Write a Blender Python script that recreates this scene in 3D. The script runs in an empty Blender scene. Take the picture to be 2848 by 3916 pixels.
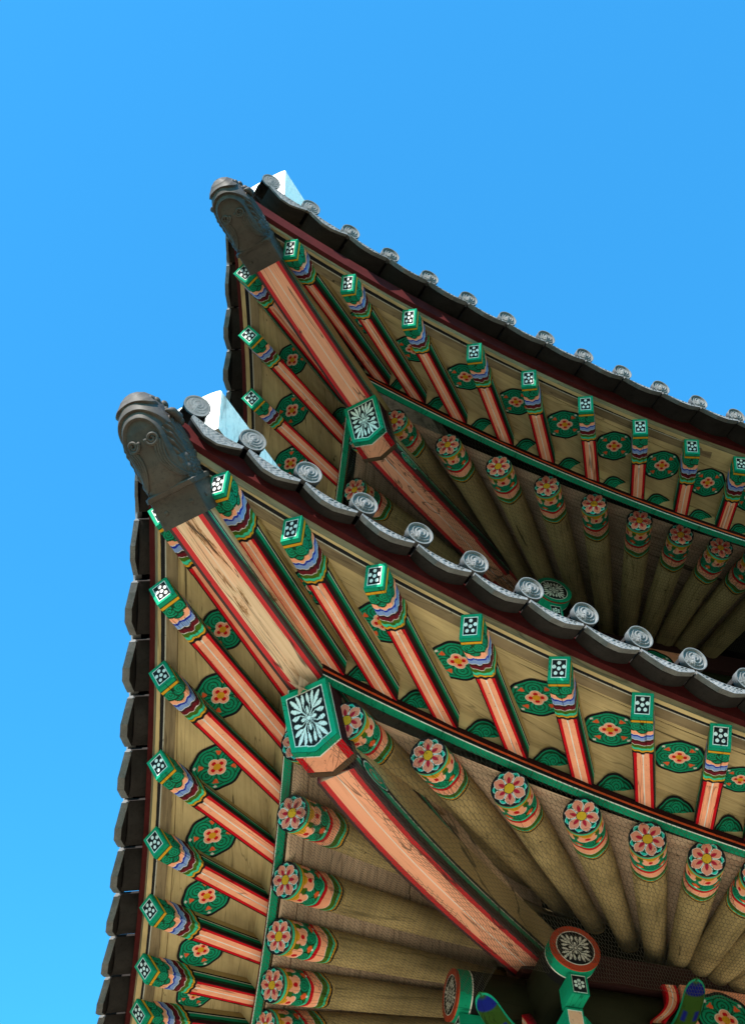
import bpy, math, random
import numpy as np
from mathutils import Matrix, Vector
random.seed(7); rng = np.random.default_rng(7)
scene = bpy.context.scene

# ------------------------------------------------------------------ camera, sky, sun, exposure
S, Z0 = 1.4, 6.85                       # plan unit -> metres, height of the lower rafter-end line above the courtyard
CAM = (-2.90150, -5.65320, -3.74858); YAW, PITCH, ROLL = 0.316548, 0.938318, -0.057678
def W(p): return (p[0]*S, p[1]*S, p[2]*S + Z0)
_f = np.array([math.sin(YAW)*math.cos(PITCH), math.cos(YAW)*math.cos(PITCH), math.sin(PITCH)])
_r = np.array([math.cos(YAW), -math.sin(YAW), 0.0]); _u = np.cross(_r, _f)
_r2 = _r*math.cos(ROLL) + _u*math.sin(ROLL); _u2 = -_r*math.sin(ROLL) + _u*math.cos(ROLL)
cd = bpy.data.cameras.new('camera'); cam = bpy.data.objects.new('camera', cd); scene.collection.objects.link(cam)
m = Matrix.Identity(4)
for k in range(3):
    m[k][0], m[k][1], m[k][2] = _r2[k], _u2[k], -_f[k]
m.translation = Vector(W(CAM)); cam.matrix_world = m
cd.sensor_fit = 'VERTICAL'; cd.sensor_height = 36.0; cd.lens = 36.0*5790.81/3916.0
cd.clip_start = 0.05; cd.clip_end = 3000.0
scene.camera = cam

SUN = np.array([-0.53, -0.59, 0.61]); SUN /= np.linalg.norm(SUN)
world = bpy.data.worlds.new('World'); scene.world = world; world.use_nodes = True
wn, wl = world.node_tree.nodes, world.node_tree.links
wn.clear()
sky = wn.new('ShaderNodeTexSky'); sky.sky_type = 'NISHITA'; sky.sun_disc = False
sky.sun_elevation = math.asin(SUN[2]); sky.sun_rotation = math.atan2(SUN[0], SUN[1])
sky.air_density = 1.0; sky.dust_density = 0.3; sky.ozone_density = 3.0
hs = wn.new('ShaderNodeHueSaturation'); hs.inputs['Saturation'].default_value = 1.15; hs.inputs['Value'].default_value = 1.0
tint = wn.new('ShaderNodeMix'); tint.data_type = 'RGBA'; tint.blend_type = 'MULTIPLY'; tint.inputs['Factor'].default_value = 1.0; tint.inputs[7].default_value = (.36, 1.17, 1.20, 1)   # a deep, saturated autumn blue
bg = wn.new('ShaderNodeBackground'); bg.inputs['Strength'].default_value = 0.118
wo = wn.new('ShaderNodeOutputWorld')
wl.new(sky.outputs[0], hs.inputs['Color']); wl.new(hs.outputs[0], tint.inputs[6]); wl.new(tint.outputs[2], bg.inputs['Color']); wl.new(bg.outputs[0], wo.inputs['Surface'])
sd = bpy.data.lights.new('sun', 'SUN'); sd.energy = 4.3; sd.angle = math.radians(0.53); sd.color = (1.0, 0.95, 0.88)
sun = bpy.data.objects.new('sun', sd); scene.collection.objects.link(sun)
sun.rotation_euler = Vector(SUN).to_track_quat('Z', 'Y').to_euler()
scene.view_settings.view_transform = 'Standard'; scene.view_settings.look = 'None'
scene.view_settings.exposure = 1.78; scene.view_settings.gamma = 1.0
scene.render.engine = 'CYCLES'
scene.cycles.max_bounces = 8; scene.cycles.diffuse_bounces = 5

# ------------------------------------------------------------------ materials
C = dict(green=(.006,.25,.135), mint=(.04,.50,.30), dgreen=(.008,.05,.022), olive=(.055,.12,.012), coral=(.84,.35,.215),
         red=(.50,.006,.014), maroon=(.10,.008,.014), dmaroon=(.035,.010,.012), blue=(.012,.03,.36), lblue=(.19,.29,.60),
         ochre=(.60,.29,.018), black=(.012,.012,.014), white=(.72,.70,.66), orange=(.72,.10,.03), tan=(.40,.285,.122),
         pink=(.70,.205,.135), crimson=(.40,.012,.03), teal=(.02,.38,.30), shade_olive=(.022,.055,.007), shade_blue=(.006,.010,.13), rust=(.42,.055,.025), brown=(.09,.05,.03), murk=(.020,.021,.011))  # bracket tongues get olive and blue darkened to hold the recess's shade
C = {k: np.array(v) for k, v in C.items()}

def new_mat(name):
    mt = bpy.data.materials.new(name); mt.use_nodes = True
    nt = mt.node_tree; b = nt.nodes['Principled BSDF']
    return mt, nt.nodes, nt.links, b
def noise(n, l, scale, detail=4, rough=0.6, vec=None, dist=0.0):
    t = n.new('ShaderNodeTexNoise'); t.inputs['Scale'].default_value = scale; t.inputs['Detail'].default_value = detail
    t.inputs['Roughness'].default_value = rough; t.inputs['Distortion'].default_value = dist
    if vec is not None: l.new(vec, t.inputs['Vector'])
    return t.outputs['Fac']
def ramp(n, l, fac, stops, interp='LINEAR'):
    r = n.new('ShaderNodeValToRGB'); r.color_ramp.interpolation = interp
    e = r.color_ramp.elements
    while len(e) < len(stops): e.new(0.5)
    for x, (p, c) in zip(e, stops):
        x.position = p; x.color = (*c, 1) if hasattr(c, '__len__') else (c, c, c, 1)
    l.new(fac, r.inputs['Fac']); return r.outputs['Color']
def mul(n, l, a, b, f=1.0, mode='MULTIPLY'):
    x = n.new('ShaderNodeMix'); x.data_type = 'RGBA'; x.blend_type = mode; x.inputs['Factor'].default_value = f
    for s, i in ((a, 6), (b, 7)):
        if hasattr(s, '__len__'): x.inputs[i].default_value = (*s, 1)
        else: l.new(s, x.inputs[i])
    return x.outputs[2]
def coords(n, l, scale=(1, 1, 1), kind='Object', loc=(0, 0, 0), rnd=True):
    t = n.new('ShaderNodeTexCoord'); mp = n.new('ShaderNodeMapping'); mp.inputs['Scale'].default_value = scale
    mp.inputs['Location'].default_value = loc
    src = t.outputs[kind]
    if rnd:                                   # every copy gets its own piece of the pattern
        oi = n.new('ShaderNodeObjectInfo'); ad = n.new('ShaderNodeVectorMath'); ad.operation = 'MULTIPLY_ADD'
        cb = n.new('ShaderNodeCombineXYZ')
        for k in range(3): l.new(oi.outputs['Random'], cb.inputs[k])
        l.new(cb.outputs[0], ad.inputs[0]); ad.inputs[1].default_value = (37, 53, 71); l.new(src, ad.inputs[2]); src = ad.outputs[0]
    l.new(src, mp.inputs['Vector']); return mp.outputs[0]
def bump(n, l, b, h, strength=0.3, dist=0.004):
    x = n.new('ShaderNodeBump'); x.inputs['Strength'].default_value = strength; x.inputs['Distance'].default_value = dist
    l.new(h, x.inputs['Height']); l.new(x.outputs[0], b.inputs['Normal'])

def cracks(n, l, vec, lo=.004, hi=.012, dark=.30):
    f = noise(n, l, 1.0, 3, 0.55, vec, 0.5)
    d = n.new('ShaderNodeMath'); d.operation = 'SUBTRACT'; d.inputs[1].default_value = .46; l.new(f, d.inputs[0])
    a = n.new('ShaderNodeMath'); a.operation = 'ABSOLUTE'; l.new(d.outputs[0], a.inputs[0])
    return ramp(n, l, a.outputs[0], [(lo, dark), (hi, 1.0)])
def mat_paint():
    mt, n, l, b = new_mat('painted_wood')
    a = n.new('ShaderNodeAttribute'); a.attribute_name = 'Col'
    v = coords(n, l, (1, 1, 1))
    v2 = coords(n, l, (60, 3, 60))            # grain and hairline cracks along the timber
    g = noise(n, l, 1.0, 5, 0.7, v2)
    c = mul(n, l, a.outputs['Color'], ramp(n, l, noise(n, l, 7, 5, 0.65, v), [(0.25, 0.80), (0.6, 1.0)]))
    c = mul(n, l, c, ramp(n, l, g, [(0.30, 0.72), (0.42, 1.0)]))
    c = mul(n, l, c, cracks(n, l, coords(n, l, (9, .55, 9)), .002, .008, .45))
    c = mul(n, l, c, ramp(n, l, noise(n, l, 90, 3, 0.5, v), [(0.27, 0.45), (0.34, 1.0)]))
    oi = n.new('ShaderNodeObjectInfo'); c = mul(n, l, c, ramp(n, l, oi.outputs['Random'], [(0.0, (.86, .85, .83)), (1.0, (1.06, 1.06, 1.06))]))
    l.new(c, b.inputs['Base Color']); b.inputs['Roughness'].default_value = 0.75; b.inputs['Specular IOR Level'].default_value = 0.06
    bump(n, l, b, g, 0.25, 0.003); return mt
def mat_wood(name, base, dark, sc=(45, 2.2, 45), kind='Object'):
    mt, n, l, b = new_mat(name)
    v = coords(n, l, (1, 1, 1), kind); vg = coords(n, l, sc, kind)
    g = noise(n, l, 1.0, 6, 0.65, vg, 0.6)
    c = ramp(n, l, g, [(0.28, dark), (0.52, base), (0.8, tuple(min(1, x*1.10) for x in base))])
    c = mul(n, l, c, ramp(n, l, noise(n, l, 2.3, 5, 0.6, v), [(0.3, 0.66), (0.62, 1.08)]))
    vo = n.new('ShaderNodeTexVoronoi'); vo.inputs['Scale'].default_value = 5.0; l.new(v, vo.inputs['Vector'])   # sparse knots
    c = mul(n, l, c, ramp(n, l, vo.outputs['Distance'], [(0.035, 0.28), (0.07, 1.0)]))
    c = mul(n, l, c, cracks(n, l, coords(n, l, tuple(x*.16 if x > 10 else x*.22 for x in sc), kind, (7, 2, 4)), 0.001, .006, .5))
    vc = coords(n, l, tuple(x*0.35 for x in sc), kind, (3, 5, 1))
    c = mul(n, l, c, ramp(n, l, noise(n, l, 1.0, 4, 0.6, vc), [(0.300, 0.28), (0.325, 1.0)]))
    l.new(c, b.inputs['Base Color']); b.inputs['Roughness'].default_value = 0.85; b.inputs['Specular IOR Level'].default_value = 0.05
    bump(n, l, b, g, 0.3, 0.004); return mt
def mat_flat(name, col, rough=0.7, var=0.25, scale=9.0, spec=0.25, spots=0.0):
    mt, n, l, b = new_mat(name); v = coords(n, l)
    nf = noise(n, l, scale, 6, 0.65, v)
    c = mul(n, l, col, ramp(n, l, nf, [(0.25, 1-var), (0.7, 1+var*0.4)]))
    if spots: c = mul(n, l, c, ramp(n, l, noise(n, l, scale*9, 4, 0.7, v), [(0.30, 1-spots), (0.48, 1.0)]))
    l.new(c, b.inputs['Base Color']); b.inputs['Roughness'].default_value = rough; b.inputs['Specular IOR Level'].default_value = spec
    bump(n, l, b, noise(n, l, scale*6, 4, 0.6, v), 0.2, 0.003); return mt
def mat_plaster():
    mt, n, l, b = new_mat('white_plaster'); v = coords(n, l, rnd=False); vs = coords(n, l, (9, 9, 1.6), rnd=False)
    c = mul(n, l, (.80, .735, .65), ramp(n, l, noise(n, l, 1.0, 6, 0.7, vs), [(0.36, 0.30), (0.50, 1.0)]), 0.75)
    c = mul(n, l, c, ramp(n, l, noise(n, l, 30, 4, 0.7, v), [(0.3, 0.7), (0.45, 1.0)]), 0.6)
    l.new(c, b.inputs['Base Color']); b.inputs['Roughness'].default_value = 0.85; bump(n, l, b, noise(n, l, 25, 4, 0.6, v), 0.3, 0.004); return mt
M_PAINT = mat_paint()
M_WOOD = mat_wood('olive_tan_wood', (.39, .29, .14), (.24, .175, .08))
M_PLANK = mat_wood('olive_tan_planks', (.45, .34, .175), (.33, .245, .12), (2.0, 40, 1), 'UV')
M_PLANK2 = mat_wood('pinkish_roof_planks', (.52, .375, .27), (.31, .21, .145), (2.0, 40, 1), 'UV')
M_STRIP = mat_wood('weathered_eave_strip', (.20, .145, .085), (.10, .07, .045), (3, 40, 1), 'UV')
M_OXB = mat_flat('ox_blood_board', (.055, .008, .008), 0.85, 0.35, 9.0, 0.05)
M_TILE = mat_flat('dark_roof_tile', (.020, .017, .016), 0.8, 0.5, 7.0, 0.08, 0.45)
M_TILEF = mat_flat('silvery_tile_face', (.125, .123, .122), 0.7, 0.40, 14.0, 0.12, 0.45)
M_DRAGON = mat_flat('fired_clay', (.055, .043, .035), 0.6, 0.45, 6.0, 0.2, 0.4)
M_PLASTER = mat_plaster()
M_WIRE = mat_flat('net_wire', (.055, .050, .038), 0.5, 0.2)
M_DARKGREEN = mat_flat('dark_green_paint', (.012, .013, .008), 0.95, 0.3, 9.0, 0.0)
M_DARKRED = mat_flat('dark_red_paint', (.040, .012, .012), 0.7, 0.3)
M_DARKWOOD = mat_flat('old_dark_wood', (.05, .035, .02), 0.8, 0.4)
def mat_ground():
    mt, n, l, b = new_mat('granite_bounce_ground'); v = coords(n, l, rnd=False)
    c = ramp(n, l, noise(n, l, 0.25, 6, 0.6, v), [(0.3, (.56, .45, .30)), (0.7, (.68, .55, .38))])
    c = mul(n, l, c, ramp(n, l, noise(n, l, 60, 4, 0.7, v), [(0.3, 0.7), (0.6, 1.0)]))
    ln = n.new('ShaderNodeVectorMath'); ln.operation = 'LENGTH'; l.new(v, ln.inputs[0])
    wv = n.new('ShaderNodeMath'); wv.operation = 'MULTIPLY_ADD'; wv.inputs[1].default_value = 6.0; l.new(noise(n, l, 0.3, 4, 0.6, v), wv.inputs[0]); l.new(ln.outputs['Value'], wv.inputs[2])
    mr = n.new('ShaderNodeMapRange'); mr.inputs['From Min'].default_value = 11.5; mr.inputs['From Max'].default_value = 14.5; l.new(wv.outputs[0], mr.inputs['Value'])  # unseen ground: pale disc, dark surround, sized to shape bounce light under the eaves
    gx = n.new('ShaderNodeMix'); gx.data_type = 'RGBA'; l.new(mr.outputs[0], gx.inputs['Factor']); l.new(c, gx.inputs[6]); gx.inputs[7].default_value = (.06, .07, .03, 1); c = gx.outputs[2]
    l.new(c, b.inputs['Base Color']); b.inputs['Roughness'].default_value = 0.95; bump(n, l, b, noise(n, l, 80, 4, 0.7, v), 0.4, 0.01); return mt
M_GROUND = mat_ground()

# ------------------------------------------------------------------ mesh helpers
def link(name, me, parent=None, mw=None, mats=()):
    o = bpy.data.objects.new(name, me)
    scene.collection.objects.link(o)
    if parent is not None: o.parent = parent; o.matrix_parent_inverse = Matrix.Identity(4)
    if mw is not None: o.matrix_local = mw
    return o
def mesh(name, verts, faces, mats, col=None, uv=None, midx=None, smooth=True):
    me = bpy.data.meshes.new(name)
    me.from_pydata([tuple(v) for v in np.asarray(verts, float)], [], [tuple(int(i) for i in f) for f in faces])
    for mt in (mats if isinstance(mats, (list, tuple)) else [mats]): me.materials.append(mt)
    if col is not None:
        a = me.attributes.new('Col', 'FLOAT_COLOR', 'POINT')
        cc = np.ones((len(verts), 4), np.float32); cc[:, :3] = col; a.data.foreach_set('color', cc.ravel())
    if uv is not None:
        ul = me.uv_layers.new(name='UVMap'); li = np.empty(len(me.loops), np.int32); me.loops.foreach_get('vertex_index', li)
        ul.data.foreach_set('uv', np.asarray(uv, np.float32)[li].ravel())
    if midx is not None: me.polygons.foreach_set('material_index', np.asarray(midx, np.int32))
    me.polygons.foreach_set('use_smooth', np.full(len(me.polygons), smooth))
    me.update(); return me
def gridfaces(nu, nv, off=0, closed=False):
    f = []
    for i in range(nu if closed else nu-1):
        a, b = i*nv, ((i+1) % nu)*nv
        for j in range(nv-1): f.append((off+a+j, off+b+j, off+b+j+1, off+a+j+1))
    return f
def flat(me): me.polygons.foreach_set('use_smooth', np.zeros(len(me.polygons), bool)); return me
class MB:
    """collects boxes, sweeps and grids into one mesh"""
    def __init__(s): s.v = []; s.f = []; s.m = []
    def add(s, verts, faces, mi=0):
        o = sum(len(x) for x in s.v); s.v.append(np.asarray(verts, float)); s.f += [tuple(i+o for i in q) for q in faces]; s.m += [mi]*len(faces); return s
    def box(s, a, b, mi=0):
        (x0, y0, z0), (x1, y1, z1) = a, b
        v = [(x0,y0,z0),(x1,y0,z0),(x1,y1,z0),(x0,y1,z0),(x0,y0,z1),(x1,y0,z1),(x1,y1,z1),(x0,y1,z1)]
        return s.add(v, [(0,3,2,1),(4,5,6,7),(0,1,5,4),(1,2,6,5),(2,3,7,6),(3,0,4,7)], mi)
    def loft(s, rings, mi=0, cap=True):
        n = len(rings[0]); v = np.concatenate(rings); f = []
        for i in range(len(rings)-1):
            for j in range(n): f.append((i*n+j, i*n+(j+1) % n, (i+1)*n+(j+1) % n, (i+1)*n+j))
        if cap: f.append(tuple(range(n))[::-1]); f.append(tuple((len(rings)-1)*n+j for j in range(n)))
        return s.add(v, f, mi)
    def tube(s, pts, r, n=8, mi=0):
        pts = np.asarray(pts, float); rr = np.broadcast_to(r, (len(pts),)); rings = []; up = np.array([0.13, 0.27, 1.0])
        for i in range(len(pts)):
            t = pts[min(i+1, len(pts)-1)] - pts[max(i-1, 0)]; t /= np.linalg.norm(t)+1e-12
            x = np.cross(up, t); x /= np.linalg.norm(x)+1e-12; y = np.cross(t, x)
            a = np.arange(n)*2*math.pi/n
            rings.append(pts[i] + rr[i]*(np.cos(a)[:, None]*x + np.sin(a)[:, None]*y))
        return s.loft(rings, mi)
    def sphere(s, c, r, n=10, m_=6, mi=0):
        rings = []
        for i in range(m_+1):
            t = math.pi*(0.02+0.96*i/m_); a = np.arange(n)*2*math.pi/n
            rings.append(np.array(c) + np.stack([r[0]*math.sin(t)*np.cos(a), r[1]*math.sin(t)*np.sin(a), np.full(n, r[2]*math.cos(t))], 1))
        return s.loft(rings, mi)
    def mesh(s, name, mats, smooth=False): return mesh(name, np.concatenate(s.v), s.f, mats, midx=s.m, smooth=smooth)
def frame(P, x, y, z):
    mw = Matrix.Identity(4)
    for k in range(3): mw[k][0], mw[k][1], mw[k][2] = x[k], y[k], z[k]
    mw.translation = Vector(W(P)); return mw
def nrm(v): v = np.asarray(v, float); return v/np.linalg.norm(v)
UP = np.array([0, 0, 1.0])

# ------------------------------------------------------------------ the geometry of the two eaves (plan units; the corner post's diagonal is x = y)
PL = dict(Db=2.2,Dr=1.637,Zr=-.05,Dk=1.701,Zk=.027,Dt=2.359,Zt=.194,Ab=.376,Bb=.474,Ar=.315,Br=.215,Ak=.305,Bk=.325,At=.354,Bt=.555,L=3.535,pz=2.23,pa=2.038,
          g=.223,t0=-2.584,ts=.213,tl=-2.331,tsl=.222,
          th=[.005,.030,.073,.130,.208,.294,.389,.491,.583,.677,.77,.86], rh=[-.08,-.030,.034,.104,.190,.283,.383,.487,.589,.691,.79,.88], o=(0,0,0))
PU = dict(Db=2.155,Dr=1.635,Zr=-.081,Dk=1.778,Zk=-.122,Dt=2.345,Zt=.155,Ab=.473,Bb=.176,Ar=.284,Br=.207,Ak=.243,Bk=.459,At=.445,Bt=.392,L=3.541,pz=2.201,pa=2.079,
          g=.363,t0=-2.697,ts=.223,tl=-2.431,tsl=.219,
          th=[.005,.031,.073,.127,.197,.268,.355,.452,.556,.664,.77,.86], rh=[-.08,-.026,.033,.098,.172,.256,.351,.457,.564,.676,.78,.88], o=(.39,.39,2.852))
AX = [.0, .03, .07, .125, .183, .24, .316, .41, .52, .64, .74, .78]      # plan angle of the round rafters' axes
HW, HH, HR = .106, .115, .050            # flying rafter: width, height, slant of its cut end (m)
RR = .0975                               # round rafter radius (m)
SL = .37
def curve(q, c, x):
    D = q['D'+c]; e = max(0., 1-(x+D)/q['L'])
    return np.array([x, -D-q['A'+c]*e**q['pa'], (0 if c == 'b' else q['Z'+c]) + q['B'+c]*e**q['pz']])
def fan(q, c, th):
    a = -3*math.pi/4+th; dx, dy = math.cos(a), math.sin(a); y = -q['D'+c]; x = 0
    for _ in range(12):
        s = (y-q['g'])/dy; x = q['g']+s*dx; y = curve(q, c, x)[1]
    return curve(q, c, x)
def diagx(q, c):
    x = -q['D'+c]
    for _ in range(30): x = .5*x+.5*curve(q, c, x)[1]
    return x
def place(q, P, left):
    P = np.asarray(P, float)
    if left: P = P[[1, 0, 2]]
    return P + np.array(q['o'])
def mir(v, left): return np.asarray(v)[[1, 0, 2]] if left else np.asarray(v)
def tang(q, c, x): return nrm(curve(q, c, x+.02)-curve(q, c, x-.02))
def fly(q, i, left):
    """end-face centre, frame and length of flying rafter i"""
    P = fan(q, 'b', q['th'][i]); K = fan(q, 'k', q['th'][i]); T = tang(q, 'b', P[0])
    up = UP
    for _ in range(3):
        a = nrm(K-(P-up*(HH/2/S))); up = np.cross(T, a); up = nrm(up*np.sign(up[2]))
    a, up = mir(a, left), mir(up, left)
    x = np.cross(a, up)
    return place(q, P, left), x, a, up, np.linalg.norm(K-P)*S, place(q, K, left)
def rnd(q, i, left):
    P = fan(q, 'r', q['rh'][i]); th = AX[i]+math.pi/4
    a = nrm([math.cos(th), math.sin(th), SL]); a = mir(a, left)
    x = nrm(np.cross(a, UP)); return place(q, P, left), x, a, np.cross(x, a)

# ------------------------------------------------------------------ painted patterns (Dancheong), worked out on dense grids
def sel(conds, cols, default):
    out = np.broadcast_to(np.asarray(default, float), conds[0].shape+(3,)).copy(); done = np.zeros(conds[0].shape, bool)
    for c, k in zip(conds, cols):
        q = c & ~done; out[q] = k; done |= c
    return out
def rings(d, R, step, a, b, lw=0.30):
    """concentric ring lines inside a disc of radius R"""
    k = (R-d)/step
    return np.where((k-np.floor(k) < lw)[..., None], b, a)
def spiral_col(px, py, cx, cy, R, turn, a, b, lw=0.34):
    dx, dy = px-cx, py-cy; d = np.hypot(dx, dy); an = np.arctan2(dy, dx)
    k = (R-d)/(R*0.36)+turn*an/(2*math.pi)
    return np.where((k-np.floor(k) < lw)[..., None], b, a), d
def shaft_bottom(t):
    t = np.abs(t)
    return sel([t < .055, t < .60, t < .88], [C['white'], C['coral'], C['red']], C['dmaroon'])
def shaft_side(v):           # v: 0 at the bottom edge, 1 at the top
    return sel([v < .20, v < .36, v < .56, v < .60, v < .70], [C['dmaroon'], C['dgreen'], C['green'], C['white'], C['black']], C['tan'])
BANDS = [(.020,'green'),(.026,'dgreen'),(.038,'ochre'),(.042,'dgreen')]
WARP = [0]
def warp(a, b, amp, fr):
    g_ = np.random.default_rng(100+WARP[0]); o_ = 0
    for k in range(4):
        p_ = g_.uniform(0, 6.28, 2); f_ = g_.uniform(.5, 1.6, 2)*fr; o_ = o_+np.sin(a*f_[0]+p_[0])*np.sin(b*f_[1]+p_[1])
    return o_*amp
def tip_paint(s, t, base, half):
    """s: distance from the cut end (m); t: -1..1 across the face, half: half width (m)"""
    s0 = s; s = np.where(s > .045, s+warp(s*20, t*2, .0022, 2.0), s); t = t+warp(s0*20, t*2+5, .022, 2.0)
    wob = .019*(1-t*t)+.0035*np.cos(2.5*math.pi*t)
    px, py = s, t*half
    lob = [(.066, -.5*half*1.05, .036, 1), (.066, .5*half*1.05, .036, -1), (.094, 0, .028, 1)]
    w = s-wob
    out = sel([s < b for b, _ in BANDS]+[w < .092, w < .094, w < .122, w < .125, w < .137, w < .162, w < .165, w < .176, w < .200, w < .203, w < .226, w < .241, w < .244, w < .255, w < .270],
              [C[k] for _, k in BANDS]+[C['red'], C['red'], C['coral'], C['white'], C['blue'], C['lblue'], C['white'], C['dmaroon'], C['maroon']*1.25, C['white'], C['olive'], C['mint'], C['dgreen'], C['ochre'], C['black']], (0, 0, 0))
    shaft = w >= .270
    out[shaft] = base[shaft]
    inz = s >= .042
    for k, (cx, cy, R, tn) in enumerate([lob[2], lob[0], lob[1]]):
        col, d = spiral_col(px, py, cx, cy, R, tn, C['green'], C['dgreen'])
        q = inz & (d < R+.005) & (d >= R); out[q] = C['dgreen']
        q = inz & (d < R); out[q] = col[q]
    q = inz & (s < .062) & (np.abs(t) < .16); out[q] = C['dgreen']
    return out
def make_tip():
    L = .315; ns, nt = 110, 26; e = .0015
    w, h = HW/2+e, HH/2+e
    cols = []; pos = []; col = []
    s = np.linspace(0, L, ns)
    # left side (top->bottom), bottom, right side
    def add(face):
        t = np.linspace(-1, 1, nt)
        SS, TT = np.meshgrid(s, t)
        if face == 'b':
            x = TT*w; z = np.full_like(x, -h); base = shaft_bottom(TT); c = tip_paint(SS, TT, base, w)
        else:
            z = TT*h; x = np.full_like(z, w if face == 'r' else -w); base = shaft_side((TT+1)/2); c = tip_paint(SS, TT, base, h)
        y = SS - HR*z/HH
        return np.stack([x, y, z], -1).reshape(-1, 3), c.reshape(-1, 3)
    V = []; CC = []; F = []; o = 0
    for f in 'lbr':
        v, c = add(f); V.append(v); CC.append(c); F += gridfaces(nt, ns, o) if f != 'l' else [q[::-1] for q in gridfaces(nt, ns, o)]; o += len(v)
    # close the top and the cut end behind the panel
    y0 = lambda z: -HR*z/HH
    V.append(np.array([(-w, y0(-h)+.0005, -h), (w, y0(-h)+.0005, -h), (w, y0(h)+.0005, h), (-w, y0(h)+.0005, h), (w, L+y0(h), h), (-w, L+y0(h), h)])); CC.append(np.repeat(C['green'][None], 6, 0))
    F += [(o, o+1, o+2, o+3), (o+3, o+2, o+4, o+5)]
    return mesh('painted_tip', np.concatenate(V), F, M_PAINT, col=np.concatenate(CC))
def make_panel():
    n = 66; t = np.linspace(-1, 1, n); X, Y = np.meshgrid(t, t, indexing='ij')     # Y: -1 bottom, 1 top
    w, h = HW/2, math.hypot(HH, HR)/2
    px, pz = X*w, Y*h
    m_ = np.maximum(np.abs(px)-(w-.018), np.abs(pz)-(h-.018))
    out = sel([m_ < 0, m_ < .0032], [C['black'], C['white']], C['green'])
    R = .0098; ring = .0275
    cs = [(0, 0)]+[(ring*math.sin(2*math.pi*k/5)*.95, ring*math.cos(2*math.pi*k/5)*1.08) for k in range(5)]
    for cx, cz in cs: out[np.hypot(px-cx, pz-cz) < R] = C['white']
    zz = Y*HH/2
    v = np.stack([px, -HR*zz/HH-.0018, zz], -1).reshape(-1, 3)
    return mesh('end_panel', v, gridfaces(n, n), M_PAINT, col=out.reshape(-1, 3))
def make_shaft(L):
    w, h = HW/2, HH/2
    sb = [(-1, 0), (-.88, 0), (-.60, 0), (-.055, 0), (.055, 0), (.60, 0), (.88, 0), (1, 0)]
    prof = []; col = []
    vs = [0, .20, .36, .56, .60, .70, 1]
    for a, b in list(zip(vs, vs[1:]))[::-1]:
        c = shaft_side(np.array([(a+b)/2]))[0]
        prof += [(-w, -h+b*2*h), (-w, -h+a*2*h)]; col += [c, c]
    for (a, _), (b, _) in zip(sb, sb[1:]):
        c = shaft_bottom(np.array([(a+b)/2]))[0]; prof += [(a*w, -h), (b*w, -h)]; col += [c, c]
    for a, b in zip(vs, vs[1:]):
        c = shaft_side(np.array([(a+b)/2]))[0]; prof += [(w, -h+a*2*h), (w, -h+b*2*h)]; col += [c, c]
    ys = np.linspace(.27, L, 8); n = len(prof); V = []; CC = []
    for y in ys:
        for (x, z) in prof: V.append((x, y-HR*z/HH, z))
        CC += col
    F = []
    for i in range(len(ys)-1):
        for j in range(0, n, 2): F.append((i*n+j, i*n+j+1, (i+1)*n+j+1, (i+1)*n+j))
    F = [f[::-1] for f in F]
    F.append((0, n-1, (len(ys)-1)*n+n-1, (len(ys)-1)*n))
    return mesh('flying_rafter', V, F, M_PAINT, col=np.array(CC), smooth=False)
def petals(px, py, n, r0, r1, wd, rot=0.0, sharp=1.0):
    """value < 0 inside one of n petals between radius r0 and r1"""
    best = np.full(px.shape, 9.0)
    for k in range(n):
        a = rot+2*math.pi*k/n; u = px*math.cos(a)+py*math.sin(a); v = -px*math.sin(a)+py*math.cos(a)
        q = np.clip((u-r0)/(r1-r0), 0, 1)
        hw = wd*np.sin(math.pi*q**sharp)**.8
        best = np.minimum(best, np.where((u > r0) & (u < r1), np.abs(v)-hw, 9.0))
    return best
def lotus_paint(px, py):
    px, py = px+warp(px, py, .014, 3.0), py+warp(px+3, py+2, .014, 3.0); r = np.hypot(px, py)
    out = np.broadcast_to(C['black'], px.shape+(3,)).copy()
    g = petals(px, py, 6, .30, .95, .21, math.pi/6+math.pi/2, 1.9)
    out[g < 0] = C['white']; out[g < -.020] = C['teal']; q = (g < -.06) & (r < .80); out[q] = C['dgreen']
    c = petals(px, py, 6, .08, .93, .285, math.pi/2, 1.5)
    out[c < .010] = C['white']; out[c < -.012] = C['pink']
    out[petals(px, py, 6, .24, .66, .10, math.pi/2, .9) < 0] = C['crimson']
    out[r < .29] = C['dmaroon']; out[r < .26] = C['ochre']
    out[r > .955] = C['black']
    return out
def polar(nr, na, fn, P, name):
    r = np.linspace(0, 1, nr)**.85; a = np.arange(na)*2*math.pi/na
    A, Rr = np.meshgrid(a, r, indexing='ij')
    px, py = Rr*np.cos(A), Rr*np.sin(A)
    col = fn(px, py).reshape(-1, 3); v = P(px, py).reshape(-1, 3)
    return mesh(name, v, gridfaces(na, nr, 0, True), M_PAINT, col=col)
def make_lotus(): return polar(44, 120, lotus_paint, lambda x, y: np.stack([x*RR, np.full_like(x, -.0018), y*RR], -1), 'flower_panel')
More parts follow.
